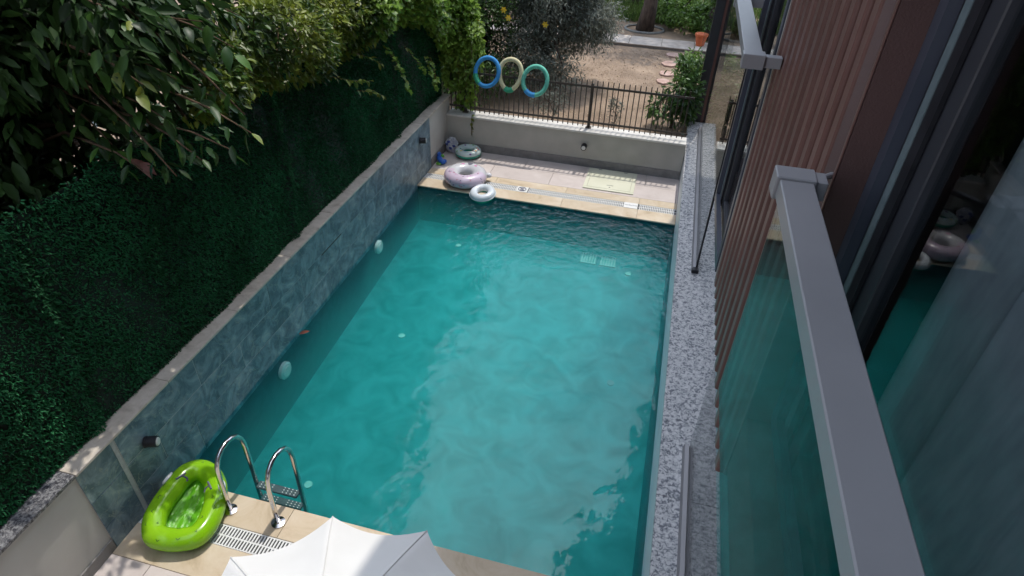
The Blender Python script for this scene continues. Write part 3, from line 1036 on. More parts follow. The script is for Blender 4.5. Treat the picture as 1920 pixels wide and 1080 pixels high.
s1 = screen(6.72, 11.35, 3.06, 'tall clear glass screen in a grey channel at the far end of the granite parapet')
box_obj('edge_seal', (4.428, 6.715, GZ + 0.0605), (4.450, 6.739, 3.06), 'black_paint', s1)
MB().box((4.385, 6.66, GZ + 0.001), (4.47, 6.719, GZ + 0.05), 0.008).build('end_stop', 'black_paint', s1)
MB().box((4.41, 6.72, 3.0605), (4.47, 11.59, 3.12), 0.003).build('top_rail', 'alu_grey', s1)
s2 = screen(-4.0, 3.90, 2.64, 'near clear glass screen in a dark channel under the overhanging cladding')
MB().box((4.447, 3.86, GZ + 0.0605), (4.468, 3.915, GZ + 0.082), 0.003).build('clip', 'white_plastic', s2)

# ---- dark post at the end of the parapet
post = thing('corner_post', (4.42, 11.75, GARDEN - 0.1), 'tall dark navy and brown post at the far end of the granite parapet', 'post')
box_obj('post_core', (4.27, 11.74, GARDEN - 0.1), (4.42, 11.90, 3.4), 'frame_dark', post, bevel=0.003)
box_obj('post_trim', (4.4205, 11.742, GARDEN - 0.1), (4.475, 11.90, 3.4), 'brown_rib', post, bevel=0.003)
box_obj('post_seal', (4.4755, 11.742, GARDEN - 0.1), (4.51, 11.88, 3.4), 'frame_dark', post, bevel=0.003)
box_obj('glass_fin', (4.17, 11.80, GARDEN - 0.1), (4.269, 11.812, 3.3), 'screen_glass', post)

# =================================================================== FENCE AND RINGS
fence = thing('metal_fence', (2.5, 10.45, 0.70), 'dark brown metal picket fence on the low far wall', 'fence')
pk = None
FY = 10.45
x = 0.03
k = 0
while x < 6.6:
    if 4.17 < x < 4.72:
        x += 0.0885
        continue
    if pk is None:
        b = MB().box((x - 0.008, FY - 0.008, 0.725), (x + 0.008, FY + 0.008, 1.525))
        o = b.build('picket', 'fence_paint', fence)
        pk, px = o.data, x
    else:
        o = link(bpy.data.objects.new('picket', pk))
        o.parent = fence
        o.location = (x - px, 0, 0)
    x += 0.0885
for fx0, fx1 in ((0.0, 4.18), (4.71, 6.7)):
    MB().box((fx0, FY - 0.022, 0.795), (fx1, FY - 0.0085, 0.83)).build('rail', 'fence_paint', fence)
    MB().box((fx0, FY - 0.022, 1.405), (fx1, FY - 0.0085, 1.44)).build('rail', 'fence_paint', fence)
for x in (0.29, 2.515, 4.76):
    p = box_obj('post', (x - 0.025, FY + 0.009, 0.71), (x + 0.025, FY + 0.05, 1.46), 'fence_paint', fence, bevel=0.003)
    box_obj('foot_plate', (x - 0.05, FY - 0.03, 0.7005), (x + 0.05, FY + 0.07, 0.7095), 'fence_paint', p)


def noodle(c, rx, rz, matn, sleeve_mat, sl, label, tear=0.0, rot=0.0, dy=0.0):
    t = thing('pool_noodle_ring', (c[0], FY, c[1] - rz), label, 'pool ring', 'foam noodle rings hung on the fence')
    path = []
    N = 56
    for i in range(N):
        a = 2 * math.pi * i / N
        sx_, sz_ = math.cos(a) * rx * (1 + tear * math.sin(a)), math.sin(a) * rz
        x_ = sx_ * math.cos(rot) - sz_ * math.sin(rot)
        z_ = sx_ * math.sin(rot) + sz_ * math.cos(rot)
        lean = 0.085 * (z_ / rz)            # top leans behind the pickets, foot in front
        path.append((c[0] + x_, FY - 0.045 + dy + lean, c[1] + z_))
    MB().tube(path, 0.037, 14, closed=True).build('noodle', matn, t, smooth=True)
    i0, i1 = sl
    MB().tube([path[i % N] for i in range(i0 - 1, i1 + 1)], 0.044, 14).build('sleeve', sleeve_mat, t, smooth=False)


noodle((0.71, 1.485), 0.205, 0.215, 'foam_blue', 'foam_green', (33, 39), 'blue foam noodle ring with green sleeve hanging on the fence', rot=-0.25, dy=-0.03)
noodle((1.105, 1.465), 0.185, 0.235, 'foam_cream', 'foam_green', (39, 46), 'cream foam noodle ring with green sleeve hanging on the fence', tear=0.16, dy=0.02)
noodle((1.545, 1.42), 0.205, 0.215, 'foam_mint', 'foam_blue', (38, 45), 'mint green foam noodle ring with blue sleeve hanging on the fence', rot=-0.2, dy=0.0)

# ---- wall lamps
def wall_lamp(p, axis, label, s=1.0):
    t = thing('wall_lamp', p, label, 'lamp', 'round black wall lamps around the pool')
    a = Vector(axis)
    P = Vector(p)
    MB().tube([P, P + a * 0.012], 0.052 * s, 24).build('back_plate', 'black_paint', t)
    d = (a + Vector((0, 0, 0.0))).normalized()
    q = P + a * 0.0125
    b = MB().tube([q, q + d * 0.085 * s], [0.046 * s, 0.048 * s], 24)
    b.build('housing', 'black_paint', t, smooth=False)
    MB().tube([q + d * 0.0855 * s, q + d * 0.094 * s], [0.037 * s, 0.030 * s], 20).build('lens', 'lamp_lens', t)


wall_lamp((2.50, 10.2995, 0.43), (0, -1, 0), 'round black wall lamp on the beige far wall')
wall_lamp((0.001, 2.63, 0.66), (0.94, 0.34, 0), 'round black wall lamp on the tiled wall above the green boat')
wall_lamp((0.001, 8.95, 0.735), (0.94, 0.34, 0), 'round black wall lamp at the far end of the tiled wall')

# =================================================================== HATCH AND POOL SIGNS
h = thing('access_hatch', (3.06, 9.86, DZ), 'square cream access hatch set in the far deck', 'hatch')
hx0, hx1, hy0, hy1 = 2.64, 3.48, 9.475, 10.255
f = MB()
f.box((hx0, hy0, DZ + 0.0005), (hx1, hy0 + 0.06, DZ + 0.016), 0.002)
f.box((hx0, hy1 - 0.06, DZ + 0.0005), (hx1, hy1, DZ + 0.016), 0.002)
f.box((hx0, hy0 + 0.0605, DZ + 0.0005), (hx0 + 0.06, hy1 - 0.0605, DZ + 0.016), 0.002)
f.box((hx1 - 0.06, hy0 + 0.0605, DZ + 0.0005), (hx1, hy1 - 0.0605, DZ + 0.016), 0.002)
f.build('frame', 'hatch_resin', h)
box_obj('panel', (hx0 + 0.063, hy0 + 0.063, DZ + 0.0005), (hx1 - 0.063, hy1 - 0.063, DZ + 0.017), 'hatch_resin', h, bevel=0.003)
for x in (hx0 + 0.2, hx1 - 0.2):
    box_obj('hinge', (x - 0.03, hy1 - 0.045, DZ + 0.0165), (x + 0.03, hy1 - 0.030, DZ + 0.021), 'hatch_mark', h)
box_obj('print', (3.02, hy0 + 0.185, DZ + 0.0172), (3.13, hy0 + 0.20, DZ + 0.0180), 'hatch_mark', h)
MB().tube([(3.075, hy0 + 0.125, DZ + 0.0172), (3.075, hy0 + 0.125, DZ + 0.0182)], 0.014, 12).build('keyhole', 'hatch_mark', h)


def text_mesh(s, size, name, mat, parent, loc, bold=0.0):
    cu_ = bpy.data.curves.new(name, 'FONT')
    cu_.body = s
    cu_.size = size
    cu_.align_x = 'CENTER'
    cu_.align_y = 'CENTER'
    cu_.offset = bold
    ob = bpy.data.objects.new(name + '_tmp', cu_)
    COL.objects.link(ob)
    dg = bpy.context.evaluated_depsgraph_get()
    me = bpy.data.meshes.new_from_object(ob.evaluated_get(dg))
    bpy.data.objects.remove(ob)
    me.materials.clear()
    me.materials.append(M[mat])
    me.name = name
    return mesh_obj(name, me, parent, loc)


def marker(x0, x1, label):
    t = thing('pool_sign', ((x0 + x1) / 2, 9.11, DZ), label, 'sign', 'white sign plates set in the far grating')
    box_obj('plate', (x0, 9.024, DZ - 0.0005), (x1, 9.201, DZ + 0.004), 'white_plastic', t, bevel=0.001)
    box_obj('end_gap', (x1 + 0.0005, 9.024, DZ - 0.0005), (x1 + 0.014, 9.201, DZ + 0.0015), 'drain_dark', t)
    return t


m1 = marker(1.60, 1.79, 'white no diving sign plate with a round pictogram in the grating')
cx, cy, cz = 1.695, 9.112, DZ + 0.006
ring = [(cx + 0.062 * math.cos(a), cy + 0.062 * math.sin(a), cz) for a in [2 * math.pi * i / 28 for i in range(28)]]
MB().tube(ring, 0.006, 6, closed=True).build('ring_mark', 'print_ink', m1)
MB().tube([(cx - 0.044, cy + 0.044, cz), (cx + 0.044, cy - 0.044, cz)], 0.005, 6).build('slash_mark', 'print_ink', m1)
MB().tube([(cx - 0.03, cy - 0.02, cz), (cx + 0.0, cy + 0.01, cz), (cx + 0.035, cy + 0.02, cz)], [0.006, 0.010, 0.005], 6).build('diver_mark', 'print_ink', m1)
MB().tube([(cx - 0.02, cy - 0.035, cz), (cx + 0.03, cy - 0.035, cz)], 0.004, 6).build('wave_mark', 'print_ink', m1)
m2 = marker(3.38, 3.59, 'white sign plate with a line of small blue lettering in the grating')
text_mesh('DALMAYINIZ', 0.034, 'lettering', 'print_ink', m2, (3.485, 9.115, DZ + 0.0045), 0.0008)

# =================================================================== LADDER
lad = thing('pool_ladder', (0.9, 2.75, DZ), 'stainless steel pool ladder with two curved handrails at the near edge', 'ladder')
prof_l = [(2.575, 0.05), (2.578, 0.30), (2.588, 0.50), (2.605, 0.60), (2.64, 0.665), (2.70, 0.705), (2.765, 0.715), (2.83, 0.70), (2.89, 0.655),
          (2.93, 0.58), (2.945, 0.48), (2.945, 0.2), (2.94, 0.0), (2.935, -0.3), (2.93, -0.6)]
for x in (0.68, 1.14):
    MB().tube([(x, y, z) for y, z in prof_l], 0.0215, 16).build('handrail', 'steel', lad, smooth=True)
    MB().tube([(x, 2.575, DZ + 0.0005), (x, 2.575, DZ + 0.012), (x, 2.575, DZ + 0.022)], [0.058, 0.058, 0.028], 28).build('flange', 'steel', lad)
for z in (-0.03, -0.22, -0.45):
    st = MB().box((0.703, 2.885, z - 0.02), (1.117, 2.965, z), 0.006).build('step', 'step_plastic', lad)
    dots = MB()
    for i in range(10):
        for j in range(3):
            if 3 < i < 6:
                continue
            x_ = 0.735 + i * 0.038
            y_ = 2.90 + j * 0.024
            dots.box((x_, y_, z + 0.0005), (x_ + 0.010, y_ + 0.008, z + 0.003))
    dots.build('grip_dots', 'white_plastic', st)

# =================================================================== GREEN BOAT
boat = thing('inflatable_boat', (0.42, 2.42, DZ), 'lime green inflatable boat lying on the deck by the tiled wall', 'inflatable boat')
sil = [(0.215, 2.115), (0.14, 2.22), (0.105, 2.37), (0.095, 2.53), (0.09, 2.68), (0.125, 2.785), (0.20, 2.86), (0.31, 2.885), (0.43, 2.845),
       (0.535, 2.77), (0.61, 2.67), (0.685, 2.535), (0.728, 2.38), (0.73, 2.26), (0.69, 2.165), (0.585, 2.10), (0.45, 2.06), (0.34, 2.045), (0.265, 2.07)]
S = np.array(sil)
# smooth the outline, then inset by the tube radius
for _ in range(2):
    S = np.stack([0.75 * S + 0.25 * np.roll(S, -1, 0), 0.25 * S + 0.75 * np.roll(S, -1, 0)], 1).reshape(-1, 2)
cen = S.mean(0)
TR = 0.092
tg = norm(np.roll(S, -1, 0) - np.roll(S, 1, 0))
nr = np.stack([-tg[:, 1], tg[:, 0]], 1)
if ((cen - S) * nr).sum() < 0:
    nr = -nr
C2 = S + nr * TR * 0.95


def boat_z(x, y):           # leans a little against the wall side
    return DZ + TR + 0.015 + max(0, 0.45 - x) * 0.16


path = [(x, y, boat_z(x, y)) for x, y in C2]
MB().tube(path, TR, 22, closed=True).build('tube', 'boat_green', boat, smooth=True)
inner = S + nr * TR * 1.5
fl = MB()
rings_ = 6
k = len(inner)
ic = inner.mean(0)
bn_ = random.Random(3)
for r in range(rings_):
    s_ = 1 - r / rings_
    for i in range(k):
        p = ic + (inner[i] - ic) * s_
        fl.v.append((p[0], p[1], boat_z(*p) - TR * 0.55 + 0.010 * math.sin(p[0] * 60 + p[1] * 17) * (1 if r else 0) + bn_.uniform(-0.003, 0.003)))
fl.v.append((ic[0], ic[1], boat_z(*ic) - TR * 0.5))
for r in range(rings_ - 1):
    for i in range(k):
        fl.f.append((r * k + i, r * k + (i + 1) % k, (r + 1) * k + (i + 1) % k, (r + 1) * k + i))
for i in range(k):
    fl.f.append(((rings_ - 1) * k + i, (rings_ - 1) * k + (i + 1) % k, rings_ * k))
fl.build('boat_floor', 'boat_floor', boat, smooth=True)


def on_tube(i, ang):
    """point on the boat tube: ang 90 deg is the crest, 0 outward"""
    i = i % len(C2)
    x, y = C2[i]
    o_ = -nr[i]
    a = math.radians(ang)
    p = Vector((x + o_[0] * TR * math.cos(a), y + o_[1] * TR * math.cos(a), boat_z(x, y) + TR * math.sin(a)))
    nn_ = Vector((o_[0] * math.cos(a), o_[1] * math.cos(a), math.sin(a)))
    tt = Vector((tg[i][0], tg[i][1], 0))
    return p, nn_, tt


def nearest(x, y):
    return int(np.argmin(((C2 - np.array([x, y])) ** 2).sum(1)))


for (x, y, ang) in ((0.10, 2.60, 48), (0.60, 2.68, 50)):
    i = nearest(x, y)
    p, n_, t_ = on_tube(i, ang)
    loop = []
    for q in range(20):
        a = 2 * math.pi * q / 20
        loop.append(p + n_ * 0.006 + t_ * 0.052 * math.cos(a) + n_.cross(t_) * 0.024 * math.sin(a))
    MB().tube(loop, 0.010, 8, closed=True).build('handle', 'white_plastic', boat, smooth=True)


def stroke(i, ang, segs, mat, rad, nm):
    mb_ = MB()
    for seg in segs:
        pts = []
        for (u, v) in seg:
            # u along the tube in metres, v degrees across
            ii = i + u / 0.024
            i0 = int(math.floor(ii))
            fr_ = ii - i0
            pa, na, _ = on_tube(i0, ang + v)
            pb, nb, _ = on_tube(i0 + 1, ang + v)
            pts.append(pa.lerp(pb, fr_) + na * 0.001)
        mb_.tube(pts, rad, 6)
    return mb_.build(nm, mat, boat)


ie = nearest(0.22, 2.64)
stroke(ie, 118, [[(-0.05, -14), (-0.01, 0), (0.03, 4)], [(-0.01, 0), (0.0, 30)], [(0.0, 30), (-0.02, 42)]], 'mark_grey', 0.009, 'eye_mark')
ie = nearest(0.50, 2.66)
stroke(ie, 110, [[(-0.05, 8), (0.0, 0), (0.04, -10)], [(0.0, 0), (0.0, 28)], [(0.0, 28), (0.02, 44)]], 'mark_grey', 0.009, 'eye_mark')
for q, (fx, fy, ang) in enumerate([(0.2, 2.4, 80), (0.2, 2.25, 85), (0.25, 2.17, 60), (0.4, 2.14, 45), (0.55, 2.17, 55), (0.62, 2.25, 70), (0.62, 2.35, 100),
                                   (0.18, 2.5, 60), (0.3, 2.78, 70), (0.63, 2.45, 60), (0.5, 2.2, 120), (0.32, 2.2, 115), (0.6, 2.55, 85)]):
    i = nearest(fx, fy)
    stroke(i, ang, [[(-0.012, 9), (0.0, 0)], [(0.0, 0), (0.012, 9)]], 'mark_dark_green', 0.0022, 'leaf_mark')

# =================================================================== SWIM RINGS, BAG, TOY
don = thing('animal_swim_ring', (0.73, 9.09, DZ), 'large lilac and white animal faced swim ring at the pool edge', 'swim ring')
dc = Vector((0.725, 9.09, DZ + 0.112))
MB().torus(dc, 0.235, 0.125, 48, 20, rz=0.108).build('ring', 'pale_vinyl', don, smooth=True)
# lilac icing: front half of the tube, laid just over it
ic_ = MB()
NU, NV = 40, 14
for i in range(NU + 1):
    a = math.pi * (1.02 + 0.98 * i / NU)
    for j in range(NV + 1):
        t = R(-30 + 140 * j / NV + (6 * math.sin(i * 1.1) if j in (0, NV) else 0))
        rr = 0.1262
        ic_.v.append((dc.x + (0.235 + rr * math.cos(t)) * math.cos(a), dc.y + (0.235 + rr * math.cos(t)) * math.sin(a), dc.z + rr * 0.866 * math.sin(t)))
for i in range(NU):
    for j in range(NV):
        b = i * (NV + 1) + j
        ic_.f.append((b, b + NV + 1, b + NV + 2, b + 1))
ic_.build('icing', 'lilac_vinyl', don, smooth=True)
rs = random.Random(8)
for i in range(34):
    a = math.pi * (1.05 + 0.9 * rs.random())
    t = R(rs.uniform(-15, 100))
    rr = 0.128
    p = Vector((dc.x + (0.235 + rr * math.cos(t)) * math.cos(a), dc.y + (0.235 + rr * math.cos(t)) * math.sin(a), dc.z + rr * 0.866 * math.sin(t)))
    d = Vector((-math.sin(a), math.cos(a), 0)) * math.cos(i) + Vector((-math.sin(t) * math.cos(a), -math.sin(t) * math.sin(a), math.cos(t))) * math.sin(i)
    MB().tube([p - d * 0.014, p + d * 0.014], 0.0038, 5).build('sprinkle', rs.choice(['print_purple', 'print_red', 'print_pink', 'print_ink']), don)


def patch(c0, Rm, r, a0, t0, ra, rt, mat, parent, nm, n=18, off=0.0016, rzk=1.0):
    """flat print lying on a torus: ellipse ra (along) by rt (across), metres"""
    mb_ = MB()
    def P_(u, v):
        a = a0 + u / (Rm + r * math.cos(t0))
        t = t0 + v / r
        q = r + off
        return (c0[0] + (Rm + q * math.cos(t)) * math.cos(a), c0[1] + (Rm + q * math.cos(t)) * math.sin(a), c0[2] + q * rzk * math.sin(t))
    mb_.v.append(P_(0, 0))
    for k_ in (0.5, 1.0):
        for i in range(n):
            a = 2 * math.pi * i / n
            mb_.v.append(P_(ra * k_ * math.cos(a), rt * k_ * math.sin(a)))
    for i in range(n):
        mb_.f.append((0, 1 + i, 1 + (i + 1) % n))
        mb_.f.append((1 + i, 1 + n + i, 1 + n + (i + 1) % n, 1 + (i + 1) % n))
    return mb_.build(nm, mat, parent, smooth=True)


patch(dc, 0.235, 0.125, R(88), R(88), 0.042, 0.046, 'mark_grey', don, 'nose', rzk=0.866)
for a, c_ in ((R(118), 'print_pink'), (R(58), 'print_pink')):
    patch(dc, 0.235, 0.125, a, R(95), 0.030, 0.016, c_, don, 'cheek', rzk=0.866)
for a in (R(112), R(64)):
    patch(dc, 0.235, 0.125, a, R(68), 0.014, 0.011, 'print_ink', don, 'eye', rzk=0.866)
MB().blob((1.075, 9.24, DZ + 0.10), (0.062, 0.05, 0.045), 2, 0.1).build('ear', 'pale_vinyl', don, smooth=True)
MB().blob((0.40, 9.28, DZ + 0.10), (0.055, 0.05, 0.045), 5, 0.1).build('ear', 'pale_vinyl', don, smooth=True)

wr = thing('small_swim_ring', (1.13, 8.79, 0.0), 'small white swim ring floating at the far pool edge', 'swim ring')
tl = Euler((R(9), R(-3), 0)).to_matrix()
MB().torus((1.125, 8.74, 0.075), 0.145, 0.066, 44, 16, tilt=tl).build('ring', 'ring_white', wr, smooth=True)
MB().torus((1.125, 8.74, 0.050), 0.145, 0.0615, 44, 16, tilt=tl).build('lower_ring', 'ring_teal', wr, smooth=True)
MB().torus((1.125, 8.74, 0.070), 0.213, 0.006, 44, 8, rz=0.003, tilt=tl).build('seam', 'ring_white', wr, smooth=True)

gr = thing('printed_swim_ring', (0.46, 10.14, DZ), 'mint and green printed swim ring lying on the deck by the wall', 'swim ring')
gc = Vector((0.455, 10.08, DZ + 0.082))
MB().torus(gc, 0.165, 0.072, 44, 16, rz=0.064).build('ring', 'ring_mint_white', gr, smooth=True)
MB().torus(gc - Vector((0, 0, 0.018)), 0.165, 0.0735, 44, 16, rz=0.062).build('lower_ring', 'ring_teal', gr, smooth=True)
cols = ['print_red', 'print_blue', 'print_green', 'print_orange', 'print_purple', 'print_yellow', 'ring_teal']
for i in range(16):
    patch(gc, 0.165, 0.0735, 2 * math.pi * i / 16 + 0.1 * math.sin(i * 5), R(75 + 38 * math.sin(i * 2.3)), 0.020, 0.017, cols[(i * 3) % 7], gr, 'print', n=12, rzk=0.87, off=0.0015)

bag = thing('plastic_bag', (0.12, 10.16, DZ), 'crumpled white and blue plastic bag in the corner of the deck', 'bag')
bm = bmesh.new()
bmesh.ops.create_icosphere(bm, subdivisions=5, radius=1.0)
from mathutils import noise as mnoise
for p in bm.verts:
    q = p.co.normalized()
    c_ = mnoise.cell_vector(q * 2.6 + Vector((4, 4, 4)))
    d = 0.82 + 0.30 * abs(mnoise.noise(q * 2.3)) + 0.22 * abs(mnoise.noise(q * 5.1 + Vector((3, 1, 8)))) + 0.12 * abs(mnoise.noise(q * 11))
    zz = max(q.z * d, -0.72)
    p.co = Vector((0.125 + q.x * d * 0.108, 10.15 + q.y * d * 0.10, DZ + 0.118 + zz * 0.16))
bm.verts.index_update()
bgm = MB()
bgm.add([tuple(p.co) for p in bm.verts], [[p.index for p in q.verts] for q in bm.faces])
bm.free()
bgm.build('bag_body', 'bag_plastic', bag)
for (a, b_, z_) in ((0.06, 10.075, 0.16), (0.13, 10.045, 0.11), (0.19, 10.06, 0.15), (0.10, 10.05, 0.22)):
    MB().blob((a, b_, DZ + z_), (0.030, 0.016, 0.024), int(a * 100), 0.6, 2, 3).build('print_patch', 'bag_print', bag)

toy = thing('water_toy', (0.09, 9.62, DZ), 'small blue and green plastic water toy on the deck by the wall', 'toy')
MB().tube([(0.03, 9.70, DZ + 0.10), (0.05, 9.66, DZ + 0.09), (0.09, 9.62, DZ + 0.06), (0.15, 9.58, DZ + 0.045), (0.19, 9.56, DZ + 0.04)], [0.02, 0.045, 0.05, 0.042, 0.015], 12).build('body', 'toy_blue', toy, smooth=True)
MB().blob((0.05, 9.68, DZ + 0.13), (0.028, 0.05, 0.05), 3, 0.4).build('fin', 'toy_blue', toy, smooth=True)
MB().blob((0.165, 9.63, DZ + 0.05), (0.04, 0.035, 0.03), 5, 0.4).build('fin', 'toy_blue', toy, smooth=True)
MB().torus((0.085, 9.545, DZ + 0.03), 0.035, 0.012, 20, 8).build('handle', 'toy_green', toy, smooth=True)
MB().blob((0.10, 9.72, DZ + 0.10), (0.03, 0.02, 0.03), 6, 0.4).build('tank', 'toy_green', toy, smooth=True)

# floating dead leaf and a scrap on the water
lf = leaf_mesh('floating_leaf', 0.13, 0.06, 'leaf_rust', droop=-0.2, fold=0.3)
o = link(bpy.data.objects.new('floating_leaf', lf))
o.location = (0.03, 4.86, 0.012)
o.rotation_euler = (0.1, 0, 0.5)
tag(o, 'curled dry brown leaf floating beside the tiled wall', 'leaf')

# =================================================================== UMBRELLA
ux, uy = 2.678, 0.978
um = thing('parasol', (ux, uy, DZ), 'white scalloped parasol at the near edge of the pool', 'parasol')
NP, UR, UZ, APEX = 10, 0.865, 1.80, 2.10
can = MB()
SEG, RG = 12, 10
for r in range(1, RG + 1):
    f_ = r / RG
    for i in range(NP * SEG):
        k_ = i // SEG
        s_ = (i % SEG) / SEG
        a0 = R(114.2) + 2 * math.pi * k_ / NP
        a1 = a0 + 2 * math.pi / NP
        p0 = Vector((math.cos(a0), math.sin(a0), 0)) * UR * f_
        p1 = Vector((math.cos(a1), math.sin(a1), 0)) * UR * f_
        p = p0.lerp(p1, s_)
        sag = 4 * s_ * (1 - s_)
        p *= 1 - 0.065 * sag * f_ * f_             # edges curve in between the rib tips
        z = APEX - (APEX - UZ) * (0.80 * f_ + 0.20 * f_ ** 2.5) - 0.02 * sag * f_
        can.v.append((ux + p.x, uy + p.y, z))
n_ = NP * SEG
can.v.append((ux, uy, APEX))
for r in range(RG - 1):
    for i in range(n_):
        can.f.append((r * n_ + i, (r + 1) * n_ + i, (r + 1) * n_ + (i + 1) % n_, r * n_ + (i + 1) % n_))
for i in range(n_):
    can.f.append((len(can.v) - 1, i, (i + 1) % n_))
can.build('canopy', 'umbrella_fabric', um, smooth=True)
for k_ in range(NP):
    a0 = R(114.2) + 2 * math.pi * k_ / NP
    pts = []
    for r in range(0, 11):
        f_ = r / 10
        z = APEX - (APEX - UZ) * (0.80 * f_ + 0.20 * f_ ** 2.5)
        pts.append((ux + math.cos(a0) * UR * f_, uy + math.sin(a0) * UR * f_, z - 0.009))
    MB().tube(pts, 0.006, 6).build('rib', 'white_plastic', um)
    pts2 = [(p[0], p[1], p[2] + 0.0115) for p in pts]
    MB().tube(pts2, 0.0028, 5).build('seam', 'umbrella_fabric', um)
MB().tube([(ux, uy, DZ + 0.06), (ux, uy, APEX + 0.03)], 0.02, 16).build('pole', 'white_plastic', um)
MB().tube([(ux, uy, DZ + 0.0005), (ux, uy, DZ + 0.05), (ux, uy, DZ + 0.09)], [0.24, 0.22, 0.05], 32).build('base', 'skirting_tile', um)
MB().tube([(ux, uy, APEX + 0.0), (ux, uy, APEX + 0.05), (ux, uy, APEX + 0.07)], [0.04, 0.03, 0.008], 16).build('finial', 'white_plastic', um)

# =================================================================== ARTIFICIAL HEDGE
rng = np.random.default_rng(11)
HX, HT = -0.125, 2.82
hed = thing('hedge_screen', (HX, 4.5, 0.99), 'dark green artificial hedge panel standing on the wall coping', 'hedge')
box_obj('backing', (HX - 0.03, -2.5, 0.995), (HX - 0.022, 10.42, HT), 'hedge_mesh', hed)
n = 125000
yy = 10.4 - (12.6) * rng.random(n) ** 1.0
zz = 0.985 + (HT - 0.97 + 0.035 * np.sin(yy * 2.3) + 0.03 * np.sin(yy * 7.7 + 1) + 0.03 * rng.normal(size=n)) * rng.random(n)
# tufts sit on a staggered lattice of the mesh
pit = 0.028
row = np.round(zz / pit)
zz = row * pit + rng.normal(size=n) * 0.006
yy = (np.round(yy / pit) + 0.5 * (row % 2)) * pit + rng.normal(size=n) * 0.006
xx = np.full(n, HX - 0.02) + 0.004 * rng.normal(size=n)
relief = 0.012 * np.sin(yy * 1.9 + np.sin(zz * 3)) + 0.008 * np.sin(yy * 7.3 + zz * 4)
for ys_ in (2.45, 5.45, 8.45):          # the panels overlap at their seams
    relief += 0.045 * np.exp(-((yy - ys_ - 0.03 * np.sin(zz * 4)) / 0.07) ** 2)
P = np.stack([xx + relief, yy, zz], 1)
D = np.stack([0.75 + 0.3 * rng.random(n), rng.normal(size=n) * 0.75, rng.normal(size=n) * 0.7 - 0.1], 1)
V, F = leaf_cloud(P, D, 0.024 + 0.018 * rng.random(n), 0.010 + 0.005 * rng.random(n), rng, fold=0.25)
arr_mesh('turf_leaves', V, F, 'turf_leaf', hed)


# =================================================================== TREES
def tree(name, base, label, crown_list, mat, n, leaf, trunk_r, trunk_top, seed, cat='tree', group=None, clump=0.5, limbs=6, bark='bark', shell=0.35, lw=0.45, per=None):
    rg = np.random.default_rng(seed)
    t = thing(name, base, label, cat, group)
    b = Vector(base)
    tp = Vector(trunk_top)
    pts = [b.lerp(tp, i / 6) + Vector((math.sin(i * 1.7 + seed) * 0.05, math.cos(i * 2.3 + seed) * 0.05, 0)) * (1 if 0 < i else 0) for i in range(7)]
    MB().tube(pts, [trunk_r * (1.25 if i == 0 else 1 - 0.55 * i / 6) for i in range(7)], 10).build('trunk', bark, t, smooth=True)
    lr = random.Random(seed)
    lm = MB()
    for i in range(limbs):
        c, rad = crown_list[i % len(crown_list)]
        s0 = pts[2 + (i % 5)]
        a = 2 * math.pi * i / limbs + lr.random()
        e = Vector(c) + Vector((math.cos(a) * rad[0] * 0.75, math.sin(a) * rad[1] * 0.75, lr.uniform(-0.4, 0.6) * rad[2]))
        m_ = s0.lerp(e, 0.5) + Vector((0, 0, 0.15 * rad[2]))
        lm.tube([s0, s0.lerp(m_, 0.6), m_, e], [trunk_r * 0.5, trunk_r * 0.38, trunk_r * 0.25, trunk_r * 0.06], 7)
    lm.build('limbs', bark, t, smooth=True)
    Ps, Ds = [], []
    tot = sum(r[0] * r[1] * r[2] for _, r in crown_list)
    for c, rad in crown_list:
        m_ = int(n * rad[0] * rad[1] * rad[2] / tot)
        nc = max(12, int(60 * (rad[0] * rad[1] * rad[2]) ** 0.6)) if per is None else per
        P_, D_ = clumped(rg, c, rad, m_, nc, clump, shell)
        Ps.append(P_)
        Ds.append(D_)
    P_ = np.concatenate(Ps)
    D_ = np.concatenate(Ds)
    keep = P_[:, 2] > base[2] + 0.02
    P_, D_ = P_[keep], D_[keep]
    V_, F_ = leaf_cloud(P_, D_, leaf * (0.7 + 0.6 * rg.random(len(P_))), leaf * lw * (0.7 + 0.6 * rg.random(len(P_))), rg)
    arr_mesh('crown', V_, F_, mat, t)
    return t


# tall trees behind the hedge (they shade it and show in the water)
G1 = 'tall trees behind the hedge screen'
tree('broadleaf_tree', (-2.3, 1.2, GARDEN), 'dense dark tree behind the hedge, leftmost of the row', [((-2.4, 1.2, 5.2), (1.6, 2.2, 3.0)), ((-1.5, 1.9, 2.1), (1.0, 1.9, 1.4)), ((-1.0, 2.8, 6.0), (1.3, 2.2, 0.9))], 'leaf_dark', 17000, 0.20, 0.16, (-2.2, 1.2, 5), 21, group=G1)  # last, high crown added to block the sky over the large leaved tree
tree('broadleaf_tree', (-2.4, 4.6, GARDEN), 'dense dark tree behind the hedge, above the yellow tipped shrub', [((-2.4, 4.8, 6.0), (1.7, 2.2, 3.4)), ((-1.5, 4.4, 2.1), (1.0, 1.9, 1.4))], 'leaf_dark', 18000, 0.20, 0.18, (-2.3, 4.6, 6), 22, group=G1)
tree('broadleaf_tree', (-2.3, 8.6, GARDEN), 'dense dark tree behind the hedge, above the ivy', [((-2.3, 8.6, 6.6), (1.7, 2.2, 3.4)), ((-1.5, 8.2, 2.3), (1.0, 2.0, 1.4))], 'leaf_dark', 18000, 0.20, 0.18, (-2.2, 8.6, 6.5), 23, group=G1)
tree('broadleaf_tree', (-2.3, 13.0, GARDEN), 'dark tree beyond the far end of the hedge, left of the olive', [((-2.0, 12.6, 4.6), (2.0, 2.2, 2.8)), ((-1.2, 12.6, 2.0), (1.4, 1.6, 1.4))], 'leaf_dark', 18000, 0.18, 0.16, (-2.1, 13.0, 5), 24, group=G1)


